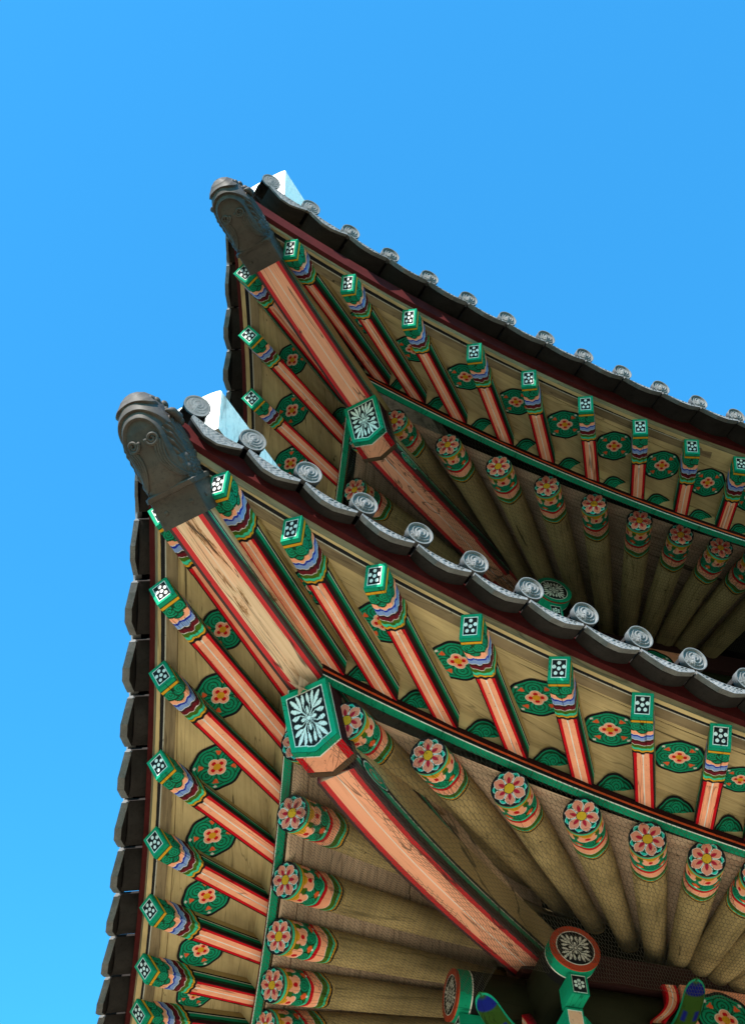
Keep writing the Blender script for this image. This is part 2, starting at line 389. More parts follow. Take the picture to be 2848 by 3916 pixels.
def rtip_paint(s, arc):
    """s from the cut end, arc: distance round the shaft from its lowest line (m)"""
    s0 = s; s = np.where(s > .045, s+warp(s*20, arc*20, .0025, 1.5), s); arc = arc+warp(s0*20+2, arc*20+4, .003, 1.5)
    wav = .006*np.cos(arc/RR*5)
    bul = .028*np.clip(np.cos(arc/RR*.8), 0, 1)+wav
    w = s-bul
    out = sel([s < .004, s < .020, s < .024, s < .038, s < .041, w < .165, w < .168, w < .186, w < .190, w < .216, w < .275, w < .279, w < .322, w < .336, w < .339, w < .351, w < .366],
              [C['black'], C['mint'], C['dgreen'], C['ochre'], C['dgreen'], C['olive'], C['dgreen'], C['mint'], C['dgreen'], C['red'], C['coral'], C['white'], C['olive'], C['mint'], C['dgreen'], C['ochre'], C['black']], C['tan'])
    z = s >= .041
    for k in range(-4, 5):                       # scrolls, alternating with the petals
        for off, cs_, R in ((.5, .112, .040), (0.0, .158, .040)):
            ca = (k+off)*.118
            c, d = spiral_col(s, arc, cs_, ca, R, 1 if k % 2 else -1, C['green'], C['dgreen'], .30)
            q = z & (d < R); out[q] = c[q]
            q = z & (d < R) & (d > R-.005); out[q] = C['dgreen']
        ca = (k+.5)*.118
        q = z & (np.abs(arc-ca)*.9+np.abs(s-.168) < .022); out[q] = C['orange']
        out[z & (np.hypot(s-.188, arc-ca) < .007)] = C['white']
    for k in range(-3, 4):                       # heart-shaped coral petals with a red drop and an ochre heart
        ca = k*.118; u = s-.041; v = np.abs(arc-ca)
        lobe = (np.hypot(u-.055, v-.021) < .030) | ((u < .065) & (v < .044*np.sqrt(np.clip(1-(u/.075)**2, 0, 1))))
        q = z & lobe; out[q] = C['coral']
        edge = (np.hypot(u-.055, v-.021) < .030) & (np.hypot(u-.055, v-.021) > .026) & (u > .055); out[z & edge] = C['white']
        out[z & (np.hypot((u-.048), v*1.3) < .017)] = C['red']
        out[z & (np.hypot(u, v*.85) < .025)] = C['ochre']
    return out
def make_rtip():
    L = .405; na, ns = 150, 130; e = .0015
    ph = np.arange(na)*2*math.pi/na; s = np.linspace(0, L, ns)
    A, SS = np.meshgrid(ph, s, indexing='ij'); d = (A+math.pi) % (2*math.pi)-math.pi
    col = rtip_paint(SS, d*RR)
    v = np.stack([(RR+e)*np.sin(A), SS, -(RR+e)*np.cos(A)], -1).reshape(-1, 3)
    f = gridfaces(na, ns, 0, True)
    return mesh('painted_tip', v, [q[::-1] for q in f], M_PAINT, col=col.reshape(-1, 3))
def make_rshaft():
    mb = MB(); n = 40; rg = []
    for y, r in ((.0005, RR), (.4, RR-.0005), (1.0, RR*.93), (1.7, RR*.78), (2.3, RR*.66), (2.9, RR*.58)):
        a = np.arange(n)*2*math.pi/n; wob = 1+.012*np.sin(3*a+y*2)+.01*np.sin(2*a-y*3) if y > .45 else 1
        rg.append(np.stack([r*wob*np.sin(a), np.full(n, y), -r*wob*np.cos(a)], 1))
    mb.loft(rg); return mb.mesh('round_rafter', [M_WOOD], True)
def medallion_paint(px, py):
    an = np.arctan2(py, px); r = np.hypot(px, py)
    Rb = .955+.022*np.cos(8*an)  # four broad lobes
    k = r/Rb
    out = sel([k < .90], [C['green']], C['black'])
    out[(k < .80)] = C['dgreen']; out[k < .765] = C['green']
    for q4 in range(4):
        a = q4*math.pi/2; cx, cy = .47*math.cos(a), .47*math.sin(a)
        d = np.hypot(px-cx, py-cy); R = .335
        q = d < R; out[q] = rings(d, R, .13, C['green'], C['dgreen'], .30)[q]
        q = (d < R) & (d > R-.025); out[q] = C['dgreen']
        b = a+math.pi/4; ox, oy = px-.60*math.cos(b), py-.60*math.sin(b)
        u = ox*math.cos(b)+oy*math.sin(b); v = -ox*math.sin(b)+oy*math.cos(b)
        tri = (u > -.11) & (u < .07) & (np.abs(v) < .03+.5*(u+.11))
        out[tri] = C['orange']
        out[np.hypot(px-.80*math.cos(b), py-.80*math.sin(b)) < .05] = C['white']
    f = np.full(px.shape, 9.0)
    for q4 in range(4):
        a = q4*math.pi/2; f = np.minimum(f, np.hypot(px-.17*math.cos(a), py-.17*math.sin(a))-.175)
    out[f < .025] = C['white']; out[f < 0] = C['coral']
    for q4 in range(4):
        a = q4*math.pi/2
        out[np.hypot(px-.19*math.cos(a), py-.19*math.sin(a)) < .078] = C['red']
    out[np.hypot(px, py) < .125] = C['ochre']
    return out
def make_medallion(): 
    def P(x, y):
        an = np.arctan2(y, x); Rb = .955+.022*np.cos(8*an)
        return np.stack([x*Rb, y*Rb, np.zeros_like(x)], -1)
    r = np.linspace(0, 1, 46)**.85; a = np.arange(120)*2*math.pi/120
    A, Rr = np.meshgrid(a, r, indexing='ij'); px, py = Rr*np.cos(A), Rr*np.sin(A); v = P(px, py)
    col = medallion_paint(v[..., 0], v[..., 1])
    return mesh('painted_medallion', v.reshape(-1, 3), [q[::-1] for q in gridfaces(120, 46, 0, True)], M_PAINT, col=col.reshape(-1, 3))
def make_cloud():
    """green curled half cloud: x -1..1, z 0..1"""
    na, nr = 90, 44; a = np.linspace(0, math.pi, na); r = np.linspace(0, 1, nr)
    A, Rr = np.meshgrid(a, r, indexing='ij')
    lob = 1+.07*np.abs(np.sin(2.5*A))
    x = Rr*lob*np.cos(A)*.93; z = Rr*lob*np.sin(A)*.93; k = Rr
    out = sel([k < .80, k < .90], [C['green'], C['green']], C['black'])
    out[(k < .86) & (k > .76)] = C['dgreen']; out[(k <= .76) & (k > .70)] = C['green']; out[k < .66] = C['dgreen']
    for cx, cz, R, tn in ((0, .42, .36, 1), (-.38, .16, .33, 1), (.38, .16, .33, -1)):
        c, d = spiral_col(x, z, cx, cz, R, tn, C['green'], C['dgreen'], .27)
        q = d < R; out[q] = c[q]; out[(d < R) & (d > R-.03)] = C['dgreen']
    v = np.stack([x, np.zeros_like(x), z], -1)
    return mesh('painted_cloud', v.reshape(-1, 3), gridfaces(na, nr), M_PAINT, col=out.reshape(-1, 3))
def leaf_paint(px, py, n=4):
    """white leaves on black: four diagonal-free sprays of five leaves round a small boss"""
    out = np.broadcast_to(C['black'], px.shape+(3,)).copy(); best = np.full(px.shape, 9.0)
    for k in range(4):
        for a, r0, r1, wd, bend in [(k*math.pi/2, .13, .44, .070, 0)]+[(k*math.pi/2+math.pi/4+da, .38+.10*abs(da), r1, .082, math.copysign(.11, da) if da else 0) for da, r1 in ((0, 1.20), (.30, 1.02), (-.30, 1.02), (.62, .90), (-.62, .90))]:
            u = px*math.cos(a)+py*math.sin(a); v = -px*math.sin(a)+py*math.cos(a)
            q = np.clip((u-r0)/(r1-r0), 0, 1); hw = wd*np.sin(math.pi*q**1.35)**.8
            best = np.minimum(best, np.where((u > r0) & (u < r1), np.abs(v+bend*(1-q)**2)-hw, 9))
            stem = (u > .10) & (u <= r0+.08) & (np.abs(v+bend*(1-0)**2*np.clip(u/r0, 0, 1)) < .014); best = np.where(stem, np.minimum(best, -.001), best)
    out[best < 0] = C['white']; out[np.hypot(px, py) < .085] = C['white']
    return out
def make_disc(ring='orange', R=.145):
    def fn(x, y):
        r = np.hypot(x, y); o = leaf_paint(x/.64, y/.64); o[r > .74] = C['white']; o[r > .765] = C[ring] if ring != 'green' else C['green']; return o
    return polar(56, 128, fn, lambda x, y: np.stack([x*R, np.full_like(x, -.0018), y*R], -1), 'end_disc')

def variants(fn, k):
    o = []
    for i in range(k): WARP[0] += 1; o.append(fn())
    return o
PANEL, RSHAFT, MEDAL, CLOUD = make_panel(), make_rshaft(), make_medallion(), make_cloud()
TIPS, LOTI, RTIPS = variants(make_tip, 4), variants(make_lotus, 4), variants(make_rtip, 3)

# ------------------------------------------------------------------ things
temple = bpy.data.objects.new('temple_hall', None); scene.collection.objects.link(temple)
temple['label'] = 'two-tiered temple hall with brightly painted eaves and dark roof tiles'; temple['category'] = 'temple'

def ground():
    n = 41; t = np.linspace(-1, 1, n); x = np.sign(t)*np.abs(t)**2.2*900; X, Y = np.meshgrid(x, x, indexing='ij')
    o = link('ground', mesh('ground', np.stack([X, Y, np.zeros_like(X)], -1).reshape(-1, 3), gridfaces(n, n), M_GROUND)); o['kind'] = 'structure'
ground()

NF = {('l', 0): 11, ('l', 1): 10, ('u', 0): 11, ('u', 1): 6}
for tier, q in (('l', PL), ('u', PU)):
    for left in (0, 1):
        n = NF[tier, left]
        for i in range(1, n+1):
            P, x, a, up, Lk, K = fly(q, i, left)
            o = link('flying_rafter', make_shaft(Lk+.03), temple, frame(P, x, a, up))
            link('painted_tip', TIPS[(i*7+left*2) % 4], o); link('end_panel', PANEL, o)
        for i in range(2, n+1):
            P, x, a, up = rnd(q, i, left)
            o = link('round_rafter', RSHAFT, temple, frame(P, x, a, up))
            link('painted_tip', RTIPS[(i*5+left) % 3], o); link('flower_panel', LOTI[(i*3+left) % 4], o, Matrix.Rotation(math.radians(rng.uniform(-14, 14)), 4, 'Y'))

# ---- swept boards along the eaves
def sweep(name, q, c, prof, mat, x0=None, x1=2.4, left=0, col=None, n=60, uvs=1.0, flatshade=True):
    """prof: list of (out, up) offsets in metres from the curve; swept from the hip to x1"""
    xs = np.linspace(diagx(q, c) if x0 is None else x0, x1, n); V = []; UV = []; CC = []; acc = 0; last = None
    pl = np.concatenate([[0], np.cumsum([math.hypot(b[0]-a[0], b[1]-a[1]) for a, b in zip(prof, prof[1:])])])
    for x in xs:
        P = curve(q, c, x); T = tang(q, c, x); outv = nrm(np.cross(T, UP)); outv = outv if outv[1] < 0 else -outv
        if last is not None: acc += np.linalg.norm(P-last)*S
        last = P
        for k, (o_, u_) in enumerate(prof):
            p = P+outv*o_/S+UP*u_/S
            if p[1] > p[0]: p[0] = p[1] = (p[0]+p[1])/2        # mitre at the hip
            V.append(W(place(q, p, left))); UV.append((acc, pl[k]))
            if col is not None: CC.append(col[k])
    f = gridfaces(n, len(prof))
    if left: f = [g_[::-1] for g_ in f]
    me = mesh(name, V, f, mat, uv=UV, col=np.array(CC) if col is not None else None, smooth=not flatshade)
    return link(name, me, temple)
def dbl(segs):
    """profile points + colours with hard colour changes: [(point_a, point_b, colour), ...]"""
    p = []; c = []
    for a, b, k in segs: p += [a, b]; c += [C[k] if isinstance(k, str) else np.array(k)]*2
    return p, c

def corner_x(q, c, left): return diagx(q, c)
def eave_parts(tier, q, left):
    hh = HH/2
    n = NF[tier, left]
    # lower board line that carries the flying rafters (curve k = its top front edge)
    p, c = dbl([((-.05, .012), (.0, .012), 'dmaroon'), ((.0, .012), (.0, -.028), (.03, .008, .008)), ((.0, -.028), (.0, -.044), 'orange'), ((.0, -.044), (.0, -.072), 'black'),
                ((.0, -.072), (-.004, -.076), 'white'), ((-.004, -.076), (-.045, -.080), 'green'), ((-.045, -.080), (-.049, -.080), 'black'), ((-.049, -.080), (-.06, -.05), 'tan')])
    sweep('eave_beam', q, 'k', p, M_PAINT, left=left, col=c)
    # strip, black and white lines and the dark red tile board on top of the flying rafters' ends
    b = hh+.004
    sweep('eave_strip', q, 'b', [(-.075, b+.02), (-.075, b), (-.018, b)], M_STRIP, left=left)
    p, c = dbl([((-.018, b+.000), (-.012, b+.000), (.40, .38, .34)), ((-.012, b+.000), (.018, b+.002), 'black')])
    sweep('eave_strip', q, 'b', p, M_PAINT, left=left, col=c)
    sweep('eave_strip', q, 'b', [(.018, b+.002), (.022, b+.006), (.040, b+.030)], M_STRIP, left=left)
    sweep('tile_board', q, 'b', [(.038, b+.030), (.068, b+.042), (.074, b+.15)], M_OXB, left=left)
    # planks over the flying rafters, closing board, medallions, clouds
    ths = [.012]+q['th'][1:n+1]
    rows = []
    for j, th in enumerate(ths):
        th_s = [th] if j == len(ths)-1 else list(np.linspace(th, ths[j+1], 5)[:-1])
        rows += th_s
    vfr = [(-.02, 0), (.14, 0), (.1401, .010), (.146, .010), (.1461, 0), (None, 0)]
    V = []; UV = []; acc = 0; last = None; geo = {}
    for th in rows:
        P = fan(q, 'b', th); K = fan(q, 'k', th); T = tang(q, 'b', P[0]); up = UP
        for _ in range(3): a = nrm(K-(P-up*hh/S)); up = np.cross(T, a); up = nrm(up*np.sign(up[2]))
        L = np.linalg.norm(K-P)*S
        if last is not None: acc += np.linalg.norm(P-last)*S
        last = P
        geo[round(th, 6)] = (P, a, up, L)
        for d, lift in vfr:
            dd = L-.025 if d is None else d
            V.append(W(place(q, P+a*dd/S+up*(hh+.0035+lift)/S, left))); UV.append((acc, dd))
    f = gridfaces(len(rows), len(vfr)); f = f if left else [g_[::-1] for g_ in f]
    soff = link('soffit_board', mesh('soffit_board', V, f, M_PLANK, uv=UV, smooth=False), temple)
    V = []; UV = []; acc = 0; last = None
    cg = []
    for th in rows:
        K = fan(q, 'k', th); P, a, up, L = geo[round(th, 6)]
        if last is not None: acc += np.linalg.norm(K-last)*S
        last = K
        b0 = K+a*.045/S; b1 = b0+up*(HH+.006)/S-a*.075/S
        V += [W(place(q, b0-up*.02/S, left)), W(place(q, b1, left))]; UV += [(acc, 0), (acc, .14)]
    f = gridfaces(len(rows), 2); f = f if left else [g_[::-1] for g_ in f]
    clos = link('closing_board', mesh('closing_board', V, f, M_PLANK, uv=UV, smooth=False), temple)
    for i in range(1, n):
        th = (ths[i]+ths[i+1])/2
        P = fan(q, 'b', th); K = fan(q, 'k', th); T = tang(q, 'b', P[0]); up = UP
        for _ in range(3): a = nrm(K-(P-up*hh/S)); up = np.cross(T, a); up = nrm(up*np.sign(up[2]))
        L = np.linalg.norm(K-P)*S
        gapb = np.linalg.norm(fan(q, 'b', ths[i])-fan(q, 'b', ths[i+1]))*S; gapk = np.linalg.norm(fan(q, 'k', ths[i])-fan(q, 'k', ths[i+1]))*S
        dm = MED[tier]*L; gap = gapb+(gapk-gapb)*MED[tier]
        hx = min(.160, max(.06, gap*.375)); 
        Q = P+a*dm/S+up*(hh-.0015)/S
        aa, uu = mir(a, left), mir(up, left); xx = np.cross(aa, uu)
        mw = frame(place(q, Q, left), xx*hx, aa*min(.146, hx*.95), uu)
        link('painted_medallion', MEDAL, soff, mw)
        TK = mir(tang(q, 'k', K[0]), left); cx = min(.125, (gapk-HW)*.50)
        if cx > .03:
            Q = K+a*.036/S+up*.004/S
            yy = nrm(np.cross(uu, TK)); yy = yy if np.dot(yy, aa) > 0 else -yy
            xk = np.cross(yy, uu); yy = np.cross(nrm(uu*HH-aa*.075), xk)
            link('painted_cloud', CLOUD, clos, frame(place(q, Q, left), xk*cx, yy, nrm(uu*HH-aa*.075)*.128))
    # planks over the round rafters
    V = []; UV = []; acc = 0; last = None
    idx = np.linspace(1.35, n, n*4+1)
    for t_ in idx:
        rh = np.interp(t_, range(12), q['rh']); ax = np.interp(t_, range(12), AX)+math.pi/4
        P = fan(q, 'r', rh); a = nrm([math.cos(ax), math.sin(ax), SL]); up = nrm(np.cross(nrm(np.cross(a, UP)), a))
        if last is not None: acc += np.linalg.norm(P-last)*S
        last = P
        for d, lift in ((.02, 0), (.16, 0), (.1601, .012), (.168, .012), (.1681, 0), (2.85, 0)):
            V.append(W(place(q, P+a*d/S+up*(RR*.88+lift-(.03 if d > 2 else 0))/S, left))); UV.append((acc, d))
    f = gridfaces(len(idx), 6); f = f if left else [g_[::-1] for g_ in f]
    link('roof_planking', mesh('roof_planking', V, f, M_PLANK2, uv=UV, smooth=False), temple)
MED = {'l': .50, 'u': .50}
for tier, q in (('l', PL), ('u', PU)):
    for left in (0, 1): eave_parts(tier, q, left)

# ---- roof tiles
def make_cover():
    """convex end tile: tube with a round carved disc (local: +Y up the roof, Z normal)"""
    mb = MB(); R = .066
    na, nr = 72, 22
    a = np.arange(na)*2*math.pi/na; r = np.linspace(0, 1, nr); A, Q = np.meshgrid(a, r, indexing='ij')
    px, pz = Q*np.cos(A), Q*np.sin(A)
    h = np.where(Q > .86, .010, .0)+np.where((Q > .78) & (Q <= .86), -.002, 0)
    wing = np.maximum(0, np.cos((np.hypot(px, pz-.25)-.1)*26))*np.where((np.abs(px) > .12), 1, .2)*.006      # bird with ringed wings
    body = .011*np.exp(-((px/.16)**2+((pz+.08)/.42)**2))+.008*np.exp(-((px/.3)**2+((pz+.42)/.16)**2))
    feather = .003*np.sin(18*np.arctan2(pz+.4, px))*np.where(pz < -.25, 1, 0)
    h = h+np.where(Q < .76, wing+body+feather, 0)
    v = np.stack([px*R*1.06, -.012-h+.07*pz*R*1.06, pz*R*1.06], -1).reshape(-1, 3)
    mb.add(v, gridfaces(na, nr, 0, True), 1)
    rg = []
    for y, rr in ((-.022, 1.06), (.020, 1.06), (.021, .98)): rg.append(np.stack([rr*R*np.cos(a), y+.07*rr*R*np.sin(a), rr*R*np.sin(a)], 1))
    f = gridfaces(3, na); v = np.concatenate(rg); ff = []
    for i in range(2):
        for j in range(na): ff.append((i*na+j, (i+1)*na+j, (i+1)*na+(j+1) % na, i*na+(j+1) % na))
    mb.add(v, ff, 1)
    nb = 17; ang = np.linspace(-.25, math.pi+.25, nb); rg = []
    for y, rr in ((.013, R*.98), (.30, R*.98), (.3001, R*1.06), (.60, R), (.6001, R*1.06), (.90, R)): rg.append(np.stack([rr*np.cos(ang), np.full(nb, y), rr*np.sin(ang)-.004], 1))
    inn = [np.stack([(R-.016)*np.cos(ang), np.full(nb, y), (R-.016)*np.sin(ang)-.004], 1) for y in (.013, .90)]
    v = np.concatenate(rg); mb.add(v, gridfaces(len(rg), nb), 0); mb.add(np.concatenate(inn), gridfaces(2, nb), 0)
    return mb.mesh('round_end_tile', [M_TILE, M_TILEF], True)
def make_pan(W_, sag, orn_):
    """concave eave tile with a hanging carved lip"""
    mb = MB(); hw = W_/2; th = .020; n = 25
    t = np.linspace(-1, 1, n); arc = lambda t: -sag*(1-t*t)
    rows = []
    for y0, y1, dz in ((-.004, .30, 0), (.24, .52, .012), (.47, .90, .024)):
        top = [np.stack([t*hw, np.full(n, y), arc(t)+dz], 1) for y in (y0, y1)]
        bot = [np.stack([t*hw, np.full(n, y), arc(t)-th+dz], 1) for y in (y0, y1)]
        ring = [np.concatenate([top[k], bot[k][::-1]]) for k in (0, 1)]
        mb.loft(ring, 0)
    # lip: top edge follows the pan, lower edge is cut in straight facets
    tt = np.linspace(-1, 1, 61); top = -.002-.014*(1-tt*tt)
    low = np.interp(tt, [-1, -.72, -.25, .25, .72, 1], [-.030, -.062, -.108, -.108, -.062, -.030])
    m_ = 15; U = np.linspace(0, 1, m_); Tm, Um = np.meshgrid(tt, U, indexing='ij')
    zz = top[:, None]*(1-Um)+low[:, None]*Um; xx = Tm*hw*.985
    rim = np.where((Um > .86) | (Um < .10) | (np.abs(Tm) > .955), .008, 0)
    orn = .004+.006*np.sin(Tm*22+3*np.sin(Um*6))*np.sin(Um*9+Tm*7)+.004*np.sin(Tm*41)*np.sin(Um*17)
    bead = np.where((Um > .12) & (Um < .26), .005*np.cos(Tm*150), 0)
    plain = np.abs(Tm) > .74
    h = np.where(rim > 0, rim, np.where(plain, .006, (orn+bead)*.6+.001))
    tilt = -.30*(zz-0)                                      # the lip leans a little outward at the bottom
    yf = -.014-h-np.clip(tilt, 0, 1)*.0+.65*(zz-top[:, None])
    v = np.stack([xx, yf, zz], -1).reshape(-1, 3); mb.add(v, gridfaces(61, m_), 1)
    yb = .016+.65*(zz-top[:, None])
    vb = np.stack([xx, yb, zz], -1).reshape(-1, 3); mb.add(vb, [f[::-1] for f in gridfaces(61, m_)], 0)
    def edge(ia, mi):
        a_ = v.reshape(61, m_, 3)[ia]; b_ = vb.reshape(61, m_, 3)[ia]; k = len(a_)
        mb.add(np.concatenate([a_, b_]), [(j, j+1, k+j+1, k+j) for j in range(k-1)], mi)
    edge((slice(None), m_-1), 1); edge((slice(None), 0), 0); edge((0, slice(None)), 1); edge((60, slice(None)), 1)
    return mb.mesh('drip_tile', [M_TILE, M_TILEF], False)
COVER = make_cover(); PAN = {'l': make_pan(.298, .056, 1), 'u': make_pan(.310, .044, 1)}
RS = .24                                        # rise of the roof slope at the eave
def tile_frame(q, x, left, dz=0.0, dout=0.0):
    P = curve(q, 't', x); T = tang(q, 't', x); inn = nrm(np.cross(UP, T)); inn = inn if inn[1] > 0 else -inn
    a = nrm(inn+UP*RS); a = nrm(a-T*np.dot(a, T)); up = np.cross(T, a); up = up*np.sign(up[2])
    P = P+up*dz/S-inn*dout/S
    aa, uu = mir(a, left), mir(up, left)
    return frame(place(q, P, left), np.cross(aa, uu), aa, uu)
NT = {('l', 0): 17, ('l', 1): 14, ('u', 0): 18, ('u', 1): 8}
for tier, q in (('l', PL), ('u', PU)):
    for left in (0, 1):
        t0, ts = (q['tl'], q['tsl']) if left else (q['t0'], q['ts'])
        for k in range(-1 if left else 0, NT[tier, left]):
            xk = t0+k*ts; room = lambda x: Matrix.Diagonal((1, min(1, max(.12, (x-curve(q, 't', x)[1])*S/.96)), 1, 1))
            if k >= 0: link('round_end_tile', COVER, temple, tile_frame(q, xk, left) @ room(xk))
            xp = t0+(k+.5)*ts
            link('drip_tile', PAN[tier], temple, tile_frame(q, xp, left, -.084 if tier == 'l' else -.062, .012) @ room(xp))

# ---- roof decks (closed slabs over the planking) and walls
def deck(q, left, top):
    V = []; xs = np.concatenate([np.linspace(diagx(q, 't')+.20, 2.4, 40), [4, 8]]); n = 10
    for x in xs:
        P = curve(q, 't', x)+np.array([0, .10, -.035]); yi = top
        Q = np.array([max(P[0]+.0, yi), yi, P[2]+RS*(yi-P[1])*1.05])
        if P[0] < yi: Q = np.array([yi, yi, curve(q, 't', xs[0])[2]+RS*(yi-xs[0])*1.05*.92])
        for t in np.linspace(0, 1, n):
            p = P*(1-t)+Q*t
            if p[1] > p[0]: p[0] = p[1] = (p[0]+p[1])/2
            V.append(W(place(q, p, left)))
    f = gridfaces(len(xs), n)
    link('roof_deck', mesh('roof_deck', V, f if left else [g_[::-1] for g_ in f], M_TILE), temple)
for q, top in ((PL, .2), (PU, .8)):
    for left in (0, 1): deck(q, left, top)

# ---- corner beams on the hip
D2 = math.sqrt(.5); OUT = np.array([-D2, -D2, 0]); SIDE = np.array([D2, -D2, 0]); INN = -OUT
def hip(d, z, s=0.0, q=PL):           # d: plan coordinate x = y on the diagonal, s: sideways in metres
    return np.array([d, d, z])+SIDE*s/S+np.array(q['o'])
def beam_bottom(t):                   # colours across the underside of a hip beam
    t = np.abs(t)
    return sel([t < .022, t < .62, t < .86], [C['white'], C['coral'], C['red']], C['dmaroon'])
def hip_beam(name, q, pts, wid, hei, worn=0.0, flat_end=True):
    """pts: (d, z) of the underside centre line from the outer to the inner end"""
    pts = np.array(pts); dd = np.linspace(0, 1, 40)
    acc = np.concatenate([[0], np.cumsum(np.hypot(np.diff(pts[:, 0])*1.414, np.diff(pts[:, 1])))]); acc /= acc[-1]
    # smooth cubic-ish resampling
    co = np.polyfit(acc, pts[:, 1], min(3, len(pts)-1)); d_ = np.interp(dd, acc, pts[:, 0]); z_ = np.polyval(co, dd)
    tb = np.array([-1, -.86, -.62, -.022, .022, .62, .86, 1]); vs = [0, .15, .18, .28, .30, .37, 1]
    vc = ['dmaroon', 'dgreen', 'green', 'white', 'black', 'tan']
    prof = []; col = []
    for a, b, k in list(zip(vs, vs[1:], vc))[::-1]: prof += [(-wid/2, b*hei), (-wid/2, a*hei)]; col += [C[k]]*2
    for a, b in zip(tb, tb[1:]): prof += [(a*wid/2, 0), (b*wid/2, 0)]; col += [beam_bottom(np.array([(a+b)/2]))[0]]*2
    for a, b, k in zip(vs, vs[1:], vc): prof += [(wid/2, a*hei), (wid/2, b*hei)]; col += [C[k]]*2
    V = []; CC = []; n = len(prof)
    for d, z in zip(d_, z_):
        for s, u in prof: V.append(W(hip(d, z+u/S, s, q)))
        CC += col
    F = []
    for i in range(len(d_)-1):
        for j in range(0, n, 2): F.append((i*n+j, i*n+j+1, (i+1)*n+j+1, (i+1)*n+j))
        F.append((i*n+n-1, i*n, (i+1)*n, (i+1)*n+n-1))
    F.append(tuple(range(0, n))); F = [f[::-1] for f in F]
    return link(name, mesh(name, V, F, M_WORN if worn else M_BEAM, col=np.array(CC), smooth=False), temple)
def mat_worn(name, worn):
    """same paint, with the coral weathered off to bare pale wood"""
    mt, n, l, b = new_mat(name)
    a = n.new('ShaderNodeAttribute'); a.attribute_name = 'Col'
    t = n.new('ShaderNodeTexCoord'); mp = n.new('ShaderNodeMapping'); mp.inputs['Rotation'].default_value = (0, 0, -math.radians(45)); mp.inputs['Scale'].default_value = (1, 1, 1)
    l.new(t.outputs['Object'], mp.inputs['Vector'])
    st = n.new('ShaderNodeMapping'); st.inputs['Scale'].default_value = (1.0, 48, 6); l.new(mp.outputs[0], st.inputs['Vector'])
    grain = noise(n, l, 1.0, 7, 0.7, st.outputs[0], 0.9)
    bare = ramp(n, l, grain, [(0.25, (.26, .14, .07)), (0.42, (.62, .42, .27)), (0.7, (.78, .56, .40))])
    sx = n.new('ShaderNodeSeparateColor'); l.new(a.outputs['Color'], sx.inputs[0])
    iscoral = n.new('ShaderNodeMath'); iscoral.operation = 'GREATER_THAN'; iscoral.inputs[1].default_value = .27; l.new(sx.outputs[1], iscoral.inputs[0])
    wide = n.new('ShaderNodeMapping'); wide.inputs['Scale'].default_value = (1.6, 7, 2); l.new(mp.outputs[0], wide.inputs['Vector'])
    patch = ramp(n, l, noise(n, l, 1.0, 5, 0.6, wide.outputs[0], 0.4), [(0.30, 0.35*worn), (0.50, 1.0*worn)])
    fm = n.new('ShaderNodeMath'); fm.operation = 'MULTIPLY'; l.new(iscoral.outputs[0], fm.inputs[0]); l.new(patch, fm.inputs[1])
    x = n.new('ShaderNodeMix'); x.data_type = 'RGBA'; l.new(fm.outputs[0], x.inputs['Factor']); l.new(a.outputs['Color'], x.inputs[6]); l.new(bare, x.inputs[7])
    c = mul(n, l, x.outputs[2], ramp(n, l, noise(n, l, 1.0, 6, 0.7, st.outputs[0], 2.0), [(0.36, 0.30), (0.43, 1.0)]), .35+.65*worn)
    sw = n.new('ShaderNodeMapping'); sw.inputs['Scale'].default_value = (1.7, 11, 3); sw.inputs['Rotation'].default_value = (0, 0, .06); sw.inputs['Location'].default_value = (1.3, .4, 0); l.new(mp.outputs[0], sw.inputs['Vector'])
    c = mul(n, l, c, ramp(n, l, noise(n, l, 1.0, 7, 0.72, sw.outputs[0], 1.2), [(0.36, (.16, .10, .04)), (0.40, (.50, .38, .24)), (0.44, (1, 1, 1))]), worn)
    ck = n.new('ShaderNodeMapping'); ck.inputs['Scale'].default_value = (.7, 8, 2); ck.inputs['Location'].default_value = (.8, 2.1, 0); ck.inputs['Rotation'].default_value = (0, 0, .03); l.new(mp.outputs[0], ck.inputs['Vector'])
    c = mul(n, l, c, cracks(n, l, ck.outputs[0], .003, .013, .22))
    l.new(c, b.inputs['Base Color']); b.inputs['Roughness'].default_value = 0.7; bump(n, l, b, grain, 0.35, 0.004); return mt
M_WORN = mat_worn('weathered_painted_beam', 1.0); M_BEAM = mat_worn('painted_beam', .12)
def chin_panel(q, d, z, wid, hei, slant, parent):
    """pentagon end face with a white leaf spray"""
    n = 84; t = np.linspace(-1, 1, n); X, Y = np.meshgrid(t, t, indexing='ij')
    w = wid/2; keel = .045
    px = X*w; top = hei/2; low = -hei/2-keel*(1-np.abs(X)); pz = (Y+1)/2*(top-low)+low
    e = np.minimum(np.minimum(w-np.abs(px), top-pz), (pz-low)*.93)
    out = leaf_paint(px/(w*.78), (pz+.016)/(hei*.5)*1.02)
    out[e < .030] = C['white']; out[e < .026] = C['green']
    base = np.array([0, 0, 0])
    V = np.array([W(hip(d, z, 0, q))])+px[..., None]*SIDE+(pz[..., None])*UP+((pz/hei)*slant+.003)[..., None]*OUT
    me = mesh('end_panel', V.reshape(-1, 3), gridfaces(n, n), M_PAINT, col=out.reshape(-1, 3))
    return link('end_panel', me, parent)
